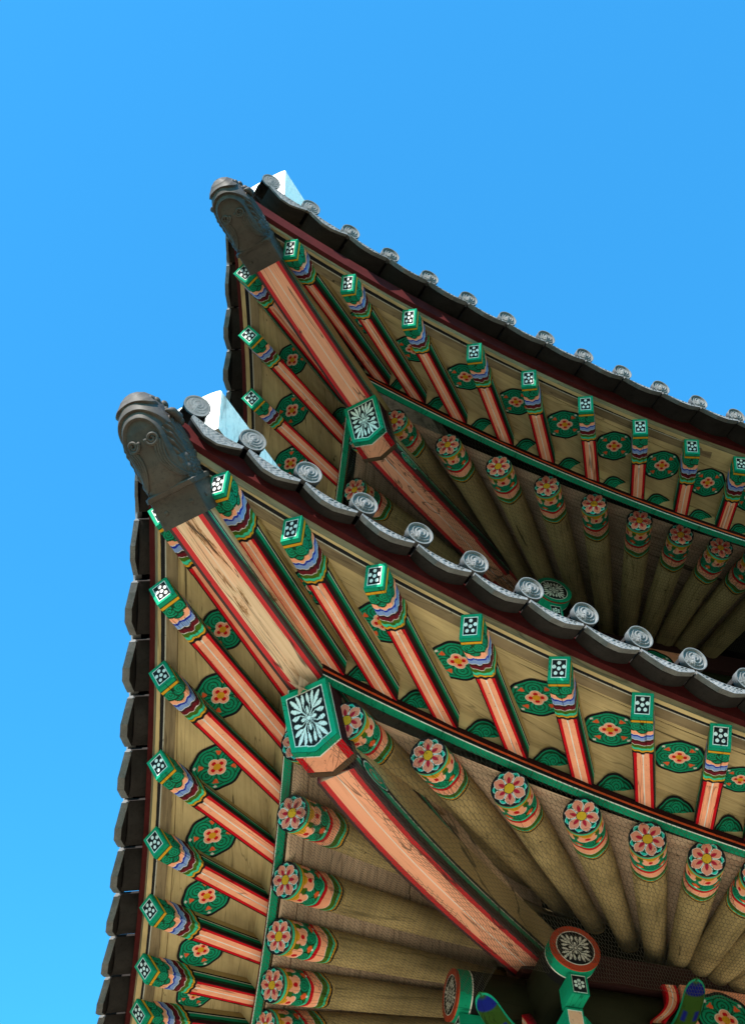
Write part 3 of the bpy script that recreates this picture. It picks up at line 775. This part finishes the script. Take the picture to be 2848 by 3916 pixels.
def chin_block(q, d, z, wid, hei, slant, parent):
    """the keeled nose of the hip beam behind its end panel: green arris, coral and red underneath, then a brown strip"""
    w = wid/2; keel = .045
    def ring(y, gr=0.0):
        pts = [(-w-gr, hei/2), (-w-gr, -hei/2-gr), (0, -hei/2-keel-gr), (w+gr, -hei/2-gr), (w+gr, hei/2)]
        c = np.array(W(hip(d, z, 0, q)))
        return np.array([c+SIDE*x_+UP*z_+OUT*(z_/hei*slant-y) for x_, z_ in pts])
    V = []; CC = []; F = []
    def seg(y0, y1, cols, gr=0.0):
        for j in range(4):
            A, B = ring(y0, gr), ring(y1, gr); o = len(V)
            V.extend([A[j], A[j+1], B[j+1], B[j]]); CC.extend([C[cols[j]]]*4); F.append((o, o+1, o+2, o+3))
    seg(0, .035, ['green']*4); seg(.035, .042, ['white']*4)
    seg(.042, .160, ['dmaroon', 'coral', 'coral', 'dmaroon']); 
    seg(.160, .19, ['brown']*4, .006); o = len(V)
    V.extend(ring(.160, .006)); CC.extend([C['brown']]*5); F.append(tuple(range(o, o+5)))
    o = len(V); V.extend(ring(.19, .006)); CC.extend([C['brown']]*5); F.append(tuple(range(o, o+5)))
    o = len(V); V.extend(ring(.0)); CC.extend([C['black']]*5); F.append(tuple(range(o, o+5)))
    # red edges of the coral underside
    for sgn in (-1, 1):
        A, B = ring(.0425, .0015), ring(.1595, .0015); o = len(V)
        i0 = 1 if sgn < 0 else 3
        e0, e1 = A[i0], A[i0]*.72+A[2]*.28; f0, f1 = B[i0], B[i0]*.72+B[2]*.28
        V.extend([e0, e1, f1, f0]); CC.extend([C['red']]*4); F.append((o, o+1, o+2, o+3))
    return link('beam_nose', mesh('beam_nose', V, F, M_PAINT, col=np.array(CC), smooth=False), parent)
CHIN = {}
for tier, q, chin, sar, face in (
    ('l', PL, [(-1.845, .066), (-1.81, .058), (-1.58, .053), (-1.31, .119), (-1.12, .154), (-.78, .242), (-.3, .38)],
     [(-2.555, .432), (-2.48, .412), (-2.39, .39), (-2.21, .38), (-2.0, .347), (-1.5, .33), (-.8, .36)], (-1.983, .196)),
    ('u', PU, [(-1.842, -.045), (-1.79, -.02), (-1.64, .05), (-1.32, .242), (-.807, .55), (-.3, .86)],
     [(-2.655, .166), (-2.58, .168), (-2.427, .180), (-2.15, .145), (-2.004, .16), (-1.5, .25), (-.8, .5)], (-1.978, .053))):
    CHIN[id(q)] = chin
    hb = hip_beam('hip_beam', q, chin, .225, .34)
    chin_panel(q, face[0], face[1], .262, .30, .11, hb); chin_block(q, face[0], face[1], .262, .30, .11, hb)
    dF, zF = chin[0][0]+.10, chin[0][1]+.065
    ax_ = nrm(np.array([chin[3][0]-chin[0][0]]*2+[chin[3][1]-chin[0][1]])); cF = np.array(W(hip(dF, zF, .1145, q)))
    def fpos(x, y): return cF+SIDE*.0012+x[..., None]*ax_*.15+y[..., None]*UP*.05*(1-.35*x[..., None])
    def fcol(x, y):
        r = np.hypot(x, y); return sel([r < .22, r < .36, r < .44, r < .80, r < .88], [C['mint'], C['green'], C['pink'], C['green'], C['white']], C['black'])
    link('painted_feather', polar(16, 60, fcol, fpos, 'painted_feather'), hb)
    sb = hip_beam('hip_beam', q, sar, .205, .20, worn=1.0 if tier == 'l' else 0.0)
    sb['label'] = 'upper hip beam with its paint weathered to bare wood' if tier == 'l' else 'upper hip beam with clean coral paint'

# ---- dragon-head tiles capping the hip beams
def make_dragon():
    st = np.array([[.166,.124,-.032,.215],[.22,.130,-.046,.235],[.30,.130,-.056,.262],[.40,.124,-.054,.268],[.48,.117,-.044,.25],[.55,.106,-.024,.225],[.61,.086,.004,.19],[.645,.060,.034,.155],[.662,.030,.064,.12],[.667,.006,.085,.10]])
    nu, nv = 300, 260; y = np.linspace(.166, .667, nu); y = .166+(.501)*np.sin(np.linspace(0, math.pi/2, nu))
    a = np.interp(y, st[:, 0], st[:, 1]); lo = np.interp(y, st[:, 0], st[:, 2]); hi = np.interp(y, st[:, 0], st[:, 3])
    for _ in range(3):
        for k in (a, lo, hi): k[1:-1] = (k[:-2]+k[1:-1]*2+k[2:])/4
    ph = np.arange(nv)*2*math.pi/nv
    Y, PH = np.meshgrid(y, ph, indexing='ij'); ex = .62
    cx = np.sign(np.sin(PH))*np.abs(np.sin(PH))**ex; cz = np.sign(np.cos(PH))*np.abs(np.cos(PH))**ex
    X = a[:, None]*cx; Zc = (lo+hi)[:, None]/2; Zh = (hi-lo)[:, None]/2; Z = Zc-Zh*cz
    nx = cx; nz = -cz; ln = np.hypot(nx, nz)+1e-9; nx, nz = nx/ln, nz/ln
    under = cz > .25
    # overlapping crescents over the brow
    rr = np.hypot(np.maximum(Y-.43, 0), X*1.30); k = (rr-.108)/.040
    saw = np.where((k > 0) & (Y > .20) & (cz > 0), .019*np.minimum(1, (k-np.floor(k))/.16)*(1-(k-np.floor(k)))**1.2, 0)*np.clip((cz+.0)/.25, 0, 1)
    fade = np.clip((Y-.30)/.12, 0, 1)*np.clip((.655-Y)/.04, 0, 1)
    disp = saw*fade
    side = (np.abs(cz) < .72) & (Y < .46)
    hair = .006*np.sin((Z*1.0+Y*.55)*190)
    disp = disp+np.where(side & (Y > .30), hair, 0)
    sc = np.abs(np.sin(Y*62))*np.abs(np.sin((Z+.5*(np.floor(Y*62/math.pi) % 2)*.05)*62))
    disp = disp+np.where(side & (Y <= .30), .010*sc, 0)
    disp = disp*np.clip((.660-Y)/.03, 0, 1)+.0015*np.sin(Y*23+X*31)*np.sin(Z*27)
    X = X+nx*disp; Z = Z+nz*disp
    mb = MB(); mb.add(np.stack([X, Y, Z], -1).reshape(-1, 3), [f for f in gridfaces(nu, nv)]+[(i*nv+nv-1, (i+1)*nv+nv-1, (i+1)*nv, i*nv) for i in range(nu-1)], 0)
    loz = lambda yy: np.interp(yy, y, lo)
    def und(x_, y_, up=.004):
        aw = np.interp(y_, y, a); q = np.clip(abs(x_)/aw, 0, .995); phs = math.asin(q**(1/ex)); c_ = math.cos(phs)**ex
        zc = (np.interp(y_, y, lo)+np.interp(y_, y, hi))/2; zh = (np.interp(y_, y, hi)-np.interp(y_, y, lo))/2
        return (x_, y_, zc-zh*c_-up)
    for sg in (-1, 1):
        cx0, cy0 = sg*.052, .425
        sp = []
        for t in np.linspace(0, 1, 46):
            an = math.pi*.5+sg*(-1)*t*3.6*math.pi+(0 if sg > 0 else 0); rad = .006+.027*t
            sp.append(und(cx0+rad*math.cos(an), cy0+rad*math.sin(an), .005))
        mb.tube(sp, np.linspace(.006, .0105, 46), 8)
        for j in range(4):
            ln_ = []
            for t in np.linspace(0, 1, 26):
                xx = sg*(.058+.012*j*(1-.2*t)-.022*math.sin(t*math.pi)+.040*t*t); yy = .408-.205*t-.006*j*t
                ln_.append(und(max(-.12, min(.12, xx)), yy, .003))
            mb.tube(ln_, np.linspace(.0080, .0055, 26), 7)
    for sg in (-1, 1):
        for j, (yy, zz, r) in enumerate(((.60,.10,.018),(.58,.14,.022),(.55,.18,.024),(.52,.155,.022),(.50,.21,.030),(.45,.24,.026),(.47,.12,.026),(.57,.09,.018))):
            xw = np.interp(yy, y, a)*.93; mb.sphere((sg*xw, yy, zz), (r*.7, r, r*.9), 14, 8)
        for j in range(14):
            yy = .20+.020*(j % 5)+.01*((j//5) % 2); zz = .0+.038*(j//5)+.05; mb.sphere((sg*.127, yy, zz), (.013, .017, .017), 10, 6)
        ear = [(sg*.105, .44, .20), (sg*.135, .47, .17), (sg*.142, .50, .12), (sg*.128, .52, .08)]; mb.tube(ear, [.010, .026, .022, .006], 10)
    for j in range(7):                               # comb along the back
        mb.sphere((0, .26+.055*j, np.interp(.26+.055*j, y, hi)), (.018, .030, .026), 10, 6)
    head = mb.mesh('dragon_head_tile', [M_DRAGON], True)
    sl = MB()
    def rring(yv, hw, z0, z1, c=.018):
        p = [(-hw+c, z0), (hw-c, z0), (hw, z0+c), (hw, z1-c), (hw-c, z1), (-hw+c, z1), (-hw, z1-c), (-hw, z0+c)]
        return np.array([(px, yv, pz) for px, pz in p])
    sl.loft([rring(-.002, .126, -.008, .225, .006), rring(.145, .126, -.012, .228, .006), rring(.150, .136, -.026, .240, .01), rring(.172, .136, -.036, .240, .02), rring(.180, .122, -.030, .230, .03)])
    for sg in (-1, 1):
        sl.sphere((sg*.07, .075, -.010), (.012, .012, .006), 12, 6)
        for zz in (.06, .16): sl.sphere((sg*.127, .075, zz), (.006, .012, .012), 12, 6)
    return head, sl.mesh('sleeve', [M_DRAGON], False)
HEAD, SLEEVE = make_dragon()
def dragon(q, d, z, ang, label):
    y = nrm(OUT*math.cos(ang)+UP*math.sin(ang)); x = SIDE; zz = np.cross(x, y); 
    if zz[2] < 0: x = -x; zz = np.cross(x, y)
    o = link('dragon_head_tile', HEAD, None, frame(hip(d, z, 0, q), x, y, zz)); link('sleeve', SLEEVE, o)
    o['label'] = label; o['category'] = 'roof ornament'; o['group'] = 'dragon-head tiles on the hip beams'
dragon(PL, -2.5536, .4287, math.radians(29.5), 'dark clay dragon-head tile capping the weathered lower hip beam')
dragon(PU, -2.66, .141, math.radians(11.5), 'dark clay dragon-head tile capping the topmost roof corner')

# ---- white plaster hip ridges
def ridge(q, d0, z, zb):
    hw = .20; V = []
    ds = np.linspace(d0, d0+1.6, 14)
    rgs = []
    for k, d in enumerate(ds):
        t = (d-d0); zt = z+.10*t*t
        pr = [(-hw, zb), (hw, zb)]+[(hw*math.cos(a_), zt+.034*math.sin(a_)) for a_ in np.linspace(0, math.pi, 13)]
        rgs.append(np.array([W(hip(d, zz, s, q)) for s, zz in pr]))
    mb = MB(); mb.loft(rgs); o = link('hip_ridge', mb.mesh('hip_ridge', [M_PLASTER], False), temple)
    cap = MB(); cr = []
    for k, d in enumerate(ds[1:]):
        t = (d-d0); zt = z+.10*t*t
        cr.append(np.array([W(hip(d, zt+.030+h/S, s, q)) for s, h in ((-.09, 0), (.09, 0), (.08, .05), (.04, .08), (-.04, .08), (-.08, .05))]))
    cap.loft(cr); link('ridge_tile', cap.mesh('ridge_tile', [M_TILE], True), o)
ridge(PL, -2.595, 1.07, .82); ridge(PU, -2.71, .995, .70)

# ---- walls, purlins and brackets
def plain(name, mb, mats, parent=temple, smooth=False): return link(name, mb.mesh(name, mats, smooth), parent)
def wbox(mb, a, b, mi=0): mb.box(W(a), W(b), mi)
mb = MB(); wbox(mb, (-.50, -.50, -Z0/S), (9, 9, .75)); plain('wall', mb, [M_DARKGREEN])
mb = MB(); wbox(mb, (-.11, -.11, .60), (9, 9, 3.55)); plain('wall', mb, [M_DARKGREEN])
DISC_R, DISC_G = make_disc('rust', .150), make_disc('green', .150)
def purlin_set(q, pe, pz, DISC, red=True):
    o = np.array(q['o'])
    for left in (0, 1):
        # beam that carries the round rafters
        mb = MB(); A = place(q, (-.74, -.72, pz+.10), 0); B = place(q, (2.4, -.55, pz+.25), 0)
        if left: A, B = place(q, (-.718, -.55, pz+.1005), 0), place(q, (-.552, 2.4, pz+.2495), 0)
        mb.box(W(np.minimum(A, B)), W(np.maximum(A, B))); plain('wall_plate', mb, [M_DARKRED])
        # purlin: runs along y for the disc that faces -y (left = 0), along x for the other
        ax = np.array([0, 1., 0]); ax = mir(ax, left); c0 = place(q, (-.636, -pe, pz), left)
        x = nrm(np.cross(ax, UP)); x = np.cross(ax, UP)
        mw = frame(c0, x, ax, UP)
        R = .150; a = np.arange(64)*2*math.pi/64; mb = MB(); rg = []
        V = []; CC = []
        for y, r, k in ((0, R, 'rust'), (.012, R*1.0, 'rust'), (.0121, R*1.005, 'green'), (.085, R*1.005, 'green'), (.0851, R*1.006, 'white'), (.093, R*1.006, 'white'), (.0931, R*1.005, 'black'), (.16, R*1.005, 'black'), (.1601, R, 'murk'), (3.2, R, 'murk')):
            for t in a: V.append((r*math.sin(t), y, r*math.cos(t))); CC.append(C[k])
        F = []
        for i in range(9):
            for j in range(64): F.append((i*64+j, i*64+(j+1) % 64, (i+1)*64+(j+1) % 64, (i+1)*64+j))
        F.append(tuple(range(64)))
        pu = link('purlin', mesh('purlin', V, F, M_PAINT, col=np.array(CC)), temple, mw)
        link('end_disc', DISC, pu)
        # stepped bracket under the purlin end, with a painted block
        bk = painted_box('bracket_block', (.105, .16, .135), 'green')
        bo = link('bracket_block', bk, temple, frame(c0+mir((0, .02, 0), left)-UP*(.222/S), x, ax, UP))
        link('end_panel', BLOCKP, bo)
        arm = bracket_arm(); link('bracket_arm', arm, temple, frame(c0+mir((0, .10, 0), left)-UP*(.30/S), x, ax, UP))
def painted_box(name, sz, edge):
    w, d, h = sz[0]/2, sz[1], sz[2]/2; mb = MB(); mb.box((-w, 0, -h), (w, d, h))
    v = np.concatenate(mb.v); return mesh(name, v, mb.f, M_PAINT, col=np.repeat(C[edge][None], len(v), 0), smooth=False)
def make_blockp():
    n = 60; t = np.linspace(-1, 1, n); X, Y = np.meshgrid(t, t, indexing='ij'); w, h = .0525, .0675; px, pz = X*w, Y*h
    e = np.maximum(np.abs(px)-(w-.014), np.abs(pz)-(h-.014)); out = sel([e < 0, e < .003], [C['black'], C['white']], C['green'])
    for k in range(7):
        r = 0 if k == 0 else .024; cx, cz = r*math.sin(k*math.pi/3), r*math.cos(k*math.pi/3)
        if k < 7: out[np.hypot(px-cx, pz-cz) < .0098] = C['white']
    v = np.stack([px, np.full_like(px, -.0018), pz], -1).reshape(-1, 3); return mesh('end_panel', v, gridfaces(n, n), M_PAINT, col=out.reshape(-1, 3))
BLOCKP = make_blockp()
def prism(outline, y0, y1, colf, cole):
    """extrude an (x, z) outline between y0 and y1: face colour inside, edge colour round the rim"""
    o = np.array(outline, float); n = len(o); c = o.mean(0); V = []; CC = []; F = []
    for y, s in ((y0, 1), (y1, -1)):
        b = len(V)
        for k, col in ((1.0, cole), (.86, cole), (.855, 'white'), (.81, 'white'), (.805, colf), (.3, colf)):
            for p in o: V.append((*(c+(p-c)*k)[:1], y, (c+(p-c)*k)[1])); CC.append(C[col])
        for r in range(5):
            for j in range(n):
                q = (b+r*n+j, b+r*n+(j+1) % n, b+(r+1)*n+(j+1) % n, b+(r+1)*n+j); F.append(q if s > 0 else q[::-1])
        F.append(tuple(b+5*n+j for j in range(n)))
    b = len(V)
    for y in (y0, y1):
        for p in o: V.append((p[0], y, p[1])); CC.append(C[cole])
    for j in range(n): F.append((b+j, b+n+j, b+n+(j+1) % n, b+(j+1) % n))
    return V, F, CC
def bracket_arm():
    V, F, CC = prism([(-.05, 0), (.05, 0), (.05, -.10), (.035, -.17), (-.035, -.17), (-.05, -.10)], 0, .5, 'coral', 'green')
    return mesh('bracket_arm', V, F, M_PAINT, col=np.array(CC), smooth=False)
def loft_col(name, rings_, cols, parent, mw):
    n = len(rings_[0]); V = np.concatenate(rings_); F = []
    for i in range(len(rings_)-1):
        for j in range(n): F.append((i*n+j, i*n+(j+1) % n, (i+1)*n+(j+1) % n, (i+1)*n+j))
    F.append(tuple(range(n))[::-1]); F.append(tuple((len(rings_)-1)*n+j for j in range(n)))
    return link(name, mesh(name, V, F, M_PAINT, col=np.array(cols)), parent, mw)
def tongue(c0, outd):
    """upturned bracket tongue: olive green, blue tip, both darkened to paint in the recess shade, white dots (points along outd)"""
    outd = nrm(outd); x = nrm(np.cross(outd, UP)); rg = []; cc = []
    n = 28; a = np.arange(n)*2*math.pi/n
    for t in np.linspace(0, 1, 40):
        y = .42*t; w = .074*(1-.15*t)*math.sqrt(max(.03, 1-max(0, (t-.74)/.26)**3)); z = -.075*math.sin(t*math.pi*.55)+.10*t*t
        rg.append(np.stack([w*np.cos(a), np.full(n, y)+.02*np.sin(a), z+w*.45*np.sin(a)], 1))
        for q_ in a:
            k = 'shade_olive'
            if t > .87 and math.sin(q_) < .2 and t < .985: k = 'shade_blue'
            if abs(math.cos(q_)) > .93: k = 'green'
            if .40 < t < .62 and (abs(math.cos(q_)-.45) < .22 or abs(math.cos(q_)+.45) < .22) and math.sin(q_) < 0 and t < .60: k = 'shade_blue'
            
            cc.append(C[k])
    return loft_col('bracket_tongue', rg, cc, temple, frame(c0, x, outd, np.cross(x, outd)))
def scroll(pts, wv):
    """coral ribbon with red edges swept along a curve; wv: width direction"""
    pts = np.array(pts); t = np.linspace(0, 1, len(pts)); tt = np.linspace(0, 1, 26); P = np.stack([np.polyval(np.polyfit(t, pts[:, k], min(3, len(pts)-1)), tt) for k in range(3)], 1)
    wv = nrm(wv); prof = [(-1, 0, 'red'), (-.62, 0, 'red'), (-.61, 0, 'coral'), (-.08, 0, 'coral'), (-.07, 0, 'white'), (.07, 0, 'white'), (.08, 0, 'coral'), (.61, 0, 'coral'), (.62, 0, 'red'), (1, 0, 'red'), (1, 1, 'dmaroon'), (-1, 1, 'dmaroon')]
    V = []; cc = []; F = []; n = len(prof)
    for i in range(26):
        d = nrm(P[min(i+1, 25)]-P[max(i-1, 0)]); nn = nrm(np.cross(d, wv)); nn = -nn if np.dot(nn, np.array(CAM)-P[i]) > 0 else nn
        for a_, b_, k in prof: V.append(np.array(W(P[i]+wv*a_*.042/S+nn*b_*.05/S))); cc.append(C[k])
    for i in range(25):
        for j in range(n): F.append((i*n+j, i*n+(j+1) % n, (i+1)*n+(j+1) % n, (i+1)*n+j))
    return link('bracket_scroll', mesh('bracket_scroll', V, F, M_PAINT, col=np.array(cc), smooth=False), temple)
def brackets(q, pe, pz):
    o = np.array(q['o'])
    for left in (0, 1):
        tongue(place(q, (-.05, -.70, pz-.05), left), mir((-.05, -.34, .0), left))
        scroll([place(q, p, left) for p in ((-.10, -.78, pz+.10), (-.095, -.76, pz+.03), (-.12, -.75, pz-.03), (-.18, -.76, pz-.07), (-.20, -.80, pz-.12))], mir((1, 0, .1), left))
        Q = place(q, (.13, -.78, pz-.04), left); x = mir((1., 0, 0), left); y = mir((0, 1., 0), left)
        z = np.cross(x, y)*(1 if not left else -1); x = np.cross(y, UP)
        b = painted_box('bracket_board', (.50, .05, .42), 'coral'); bo = link('bracket_board', b, temple, frame(Q, x, y, UP))
        link('painted_medallion', MEDAL, bo, Matrix.Translation((0, -.003, 0)) @ Matrix.Rotation(-math.pi/2, 4, 'X') @ Matrix.Diagonal((.20, -.20, 1, 1)) )
    tongue(np.array([-.87, -.87, pz-.345])+o, (-1, -1, .02))
    scroll([o+np.array(p) for p in ((-.75, -.53, pz+.17), (-.75, -.545, pz+.08), (-.75, -.60, pz-.03), (-.75, -.69, pz-.115), (-.75, -.72, pz-.2))], (.25, 1, 0))
    # spiral beside the scroll and the hip bracket with its leaf panel
    sp = [o+np.array((-.70, -.60+.055*(1-t*.75)*math.cos(t*9+2.2), pz+.035+.075*(1-t*.75)*math.sin(t*9+2.2))) for t in np.linspace(0, 1, 60)]
    mb = MB(); mb.tube([W(p) for p in sp], .009, 8); v = np.concatenate(mb.v)
    link('bracket_spiral', mesh('bracket_spiral', v, mb.f, M_PAINT, col=np.repeat(C['green'][None]*.6, len(v), 0)), temple)
    y = nrm((1, 1, 0)); x = np.cross(y, UP)
    hb = link('hip_bracket', painted_box('hip_bracket', (.15, .4, .22), 'green'), temple, frame(o+np.array([-.60, -.84, pz-.275]), x, y, UP))
    n = 64; t = np.linspace(-1, 1, n); X, Y = np.meshgrid(t, t, indexing='ij'); px, pz_ = X*.075, Y*.11
    e = np.minimum(.075-np.abs(px), .11-np.abs(pz_)); out = leaf_paint(px/.070, pz_/.10); out[e < .016] = C['white']; out[e < .012] = C['mint']
    link('end_panel', mesh('end_panel', np.stack([px, np.full_like(px, -.002), pz_], -1).reshape(-1, 3), gridfaces(n, n), M_PAINT, col=out.reshape(-1, 3)), hb)
brackets(PL, 1.041, .129); brackets(PU, 1.145, .03)
purlin_set(PL, 1.041, .129, DISC_R); purlin_set(PU, 1.145, .03, DISC_G)

# ---- wire netting hung under the round rafters
def net(q, left, xmax, label):
    cell = .030; wr = .00105
    rows = []
    # surface: from the board line (k, lower front edge) inward and down to the wall plate
    def surf(u, v):           # u metres along the board from the hip, v metres inward
        return None
    chin = np.array(CHIN[id(q)])
    xs0 = np.linspace(diagx(q, 'k')+.10, xmax, 200); pts = np.array([curve(q, 'k', x) for x in xs0]); ln = np.concatenate([[0], np.cumsum(np.linalg.norm(np.diff(pts, axis=0), axis=1))])*S
    Lu = ln[-1]
    inn0 = np.array([-.72, -.72, .18])
    xin = np.linspace(-.86, xmax*.9, 200)
    h = cell*math.sqrt(3)/2
    nv_ = int(1.62/(cell*.866))+1; nu_ = int(Lu/cell)+2
    def pos(u, v):
        t = np.interp(u, ln, xs0); P = np.stack([np.interp(u, ln, pts[:, k]) for k in range(3)], -1)
        P = P+np.array([0, 0, -.062])
        s = v/1.62
        e = np.clip(u/Lu, 0, 1)
        B = np.stack([-.93+(xmax*.80+.93)*e, np.full_like(e, -.93), np.full_like(e, .06)], -1)
        sag = -.030*np.sin(math.pi*s)
        out = P*(1-s)[..., None]+B*s[..., None]; bd = (out[..., 0]+out[..., 1])/2; sh = np.maximum(out[..., 0]-out[..., 1], 0)/1.414
        zb = np.interp(bd, chin[:, 0], chin[:, 1])-.028; lowz = np.minimum(out[..., 2], zb); wgt = np.where(sh < .10, 1, np.exp(-((sh-.10)/.20)**2)); out[..., 2] = out[..., 2]*(1-wgt)+lowz*wgt
        out[..., 2] += sag*(1-wgt)+.006*np.sin(u*9+v*5)*np.sin(v*11-u*3)-.028*np.exp(-((s-.0)/.09)**2)*0
        return out
    seg = []
    # hexagon lattice, pointing along u
    def hexpt(i, j): pass
    a = cell/math.sqrt(3)
    P0 = []; P1 = []
    for i in range(nu_):
        for j in range(nv_):
            cx = cell*i+(cell*.5 if j % 2 else 0); cy = j*a*1.5*1.55
            # three edges of each hexagon
            c = np.array([(cx+a*math.sin(k*math.pi/3), cy+1.55*a*math.cos(k*math.pi/3)) for k in range(4)])
            for k in range(3): P0.append(c[k]); P1.append(c[k+1])
    P0, P1 = np.array(P0), np.array(P1)
    jit = lambda p: p+.0016*np.stack([np.sin(p[:, 0]*611+p[:, 1]*377), np.cos(p[:, 0]*431-p[:, 1]*733)], -1)
    P0, P1 = jit(P0), jit(P1)
    ok = (P0[:, 0] < Lu) & (P1[:, 0] < Lu) & (P0[:, 1] < 1.62) & (P1[:, 1] < 1.62) & (P0[:, 0] > 0) & (P0[:, 1] > 0)
    A = pos(P0[ok, 0], P0[ok, 1]); B = pos(P1[ok, 0], P1[ok, 1])
    keep = (A[:, 0] > A[:, 1]-.0) & (B[:, 0] > B[:, 1]-.0)
    A, B = A[keep], B[keep]
    if left: A, B = A[:, [1, 0, 2]], B[:, [1, 0, 2]]
    o = np.array(q['o']); A = (A+o)*S+np.array([0, 0, Z0]); B = (B+o)*S+np.array([0, 0, Z0])
    return A, B, wr
def nets(q, xr, xl, label):
    V = []; F = []
    for left, xm in ((0, xr), (1, xl)):
        A, B, wr = net(q, left, xm, label)
        d = B-A; d /= np.linalg.norm(d, axis=1)[:, None]+1e-9; s = np.cross(d, np.array([.3, .2, 1.0])); s /= np.linalg.norm(s, axis=1)[:, None]; t = np.cross(d, s)
        n = len(A); b = sum(len(x) for x in V)
        an = [0, 2*math.pi/3, 4*math.pi/3]
        ring = lambda P: np.stack([P+wr*(math.cos(k)*s+math.sin(k)*t) for k in an], 1)
        v = np.concatenate([ring(A), ring(B)], 1).reshape(-1, 3); V.append(v)
        i6 = b+np.arange(n)*6
        for k in range(3):
            F.append(np.stack([i6+k, i6+(k+1) % 3, i6+3+(k+1) % 3, i6+3+k], 1))
    V = np.concatenate(V); F = np.concatenate(F)
    me = bpy.data.meshes.new('bird_net'); me.vertices.add(len(V)); me.vertices.foreach_set('co', V.ravel())
    me.loops.add(F.size); me.loops.foreach_set('vertex_index', F.ravel().astype(np.int32)); me.polygons.add(len(F))
    me.polygons.foreach_set('loop_start', np.arange(0, F.size, 4, dtype=np.int32)); me.polygons.foreach_set('loop_total', np.full(len(F), 4, np.int32))
    me.materials.append(M_WIRE); me.update(calc_edges=True); me.validate()
    o = link('bird_net', me); o['label'] = label; o['category'] = 'netting'; o['group'] = 'wire nets under the eaves'
nets(PL, .75, .75, 'hexagonal wire netting stretched under the round rafters of the lower eave')
nets(PU, 1.05, .0, 'hexagonal wire netting stretched under the round rafters of the upper eave')
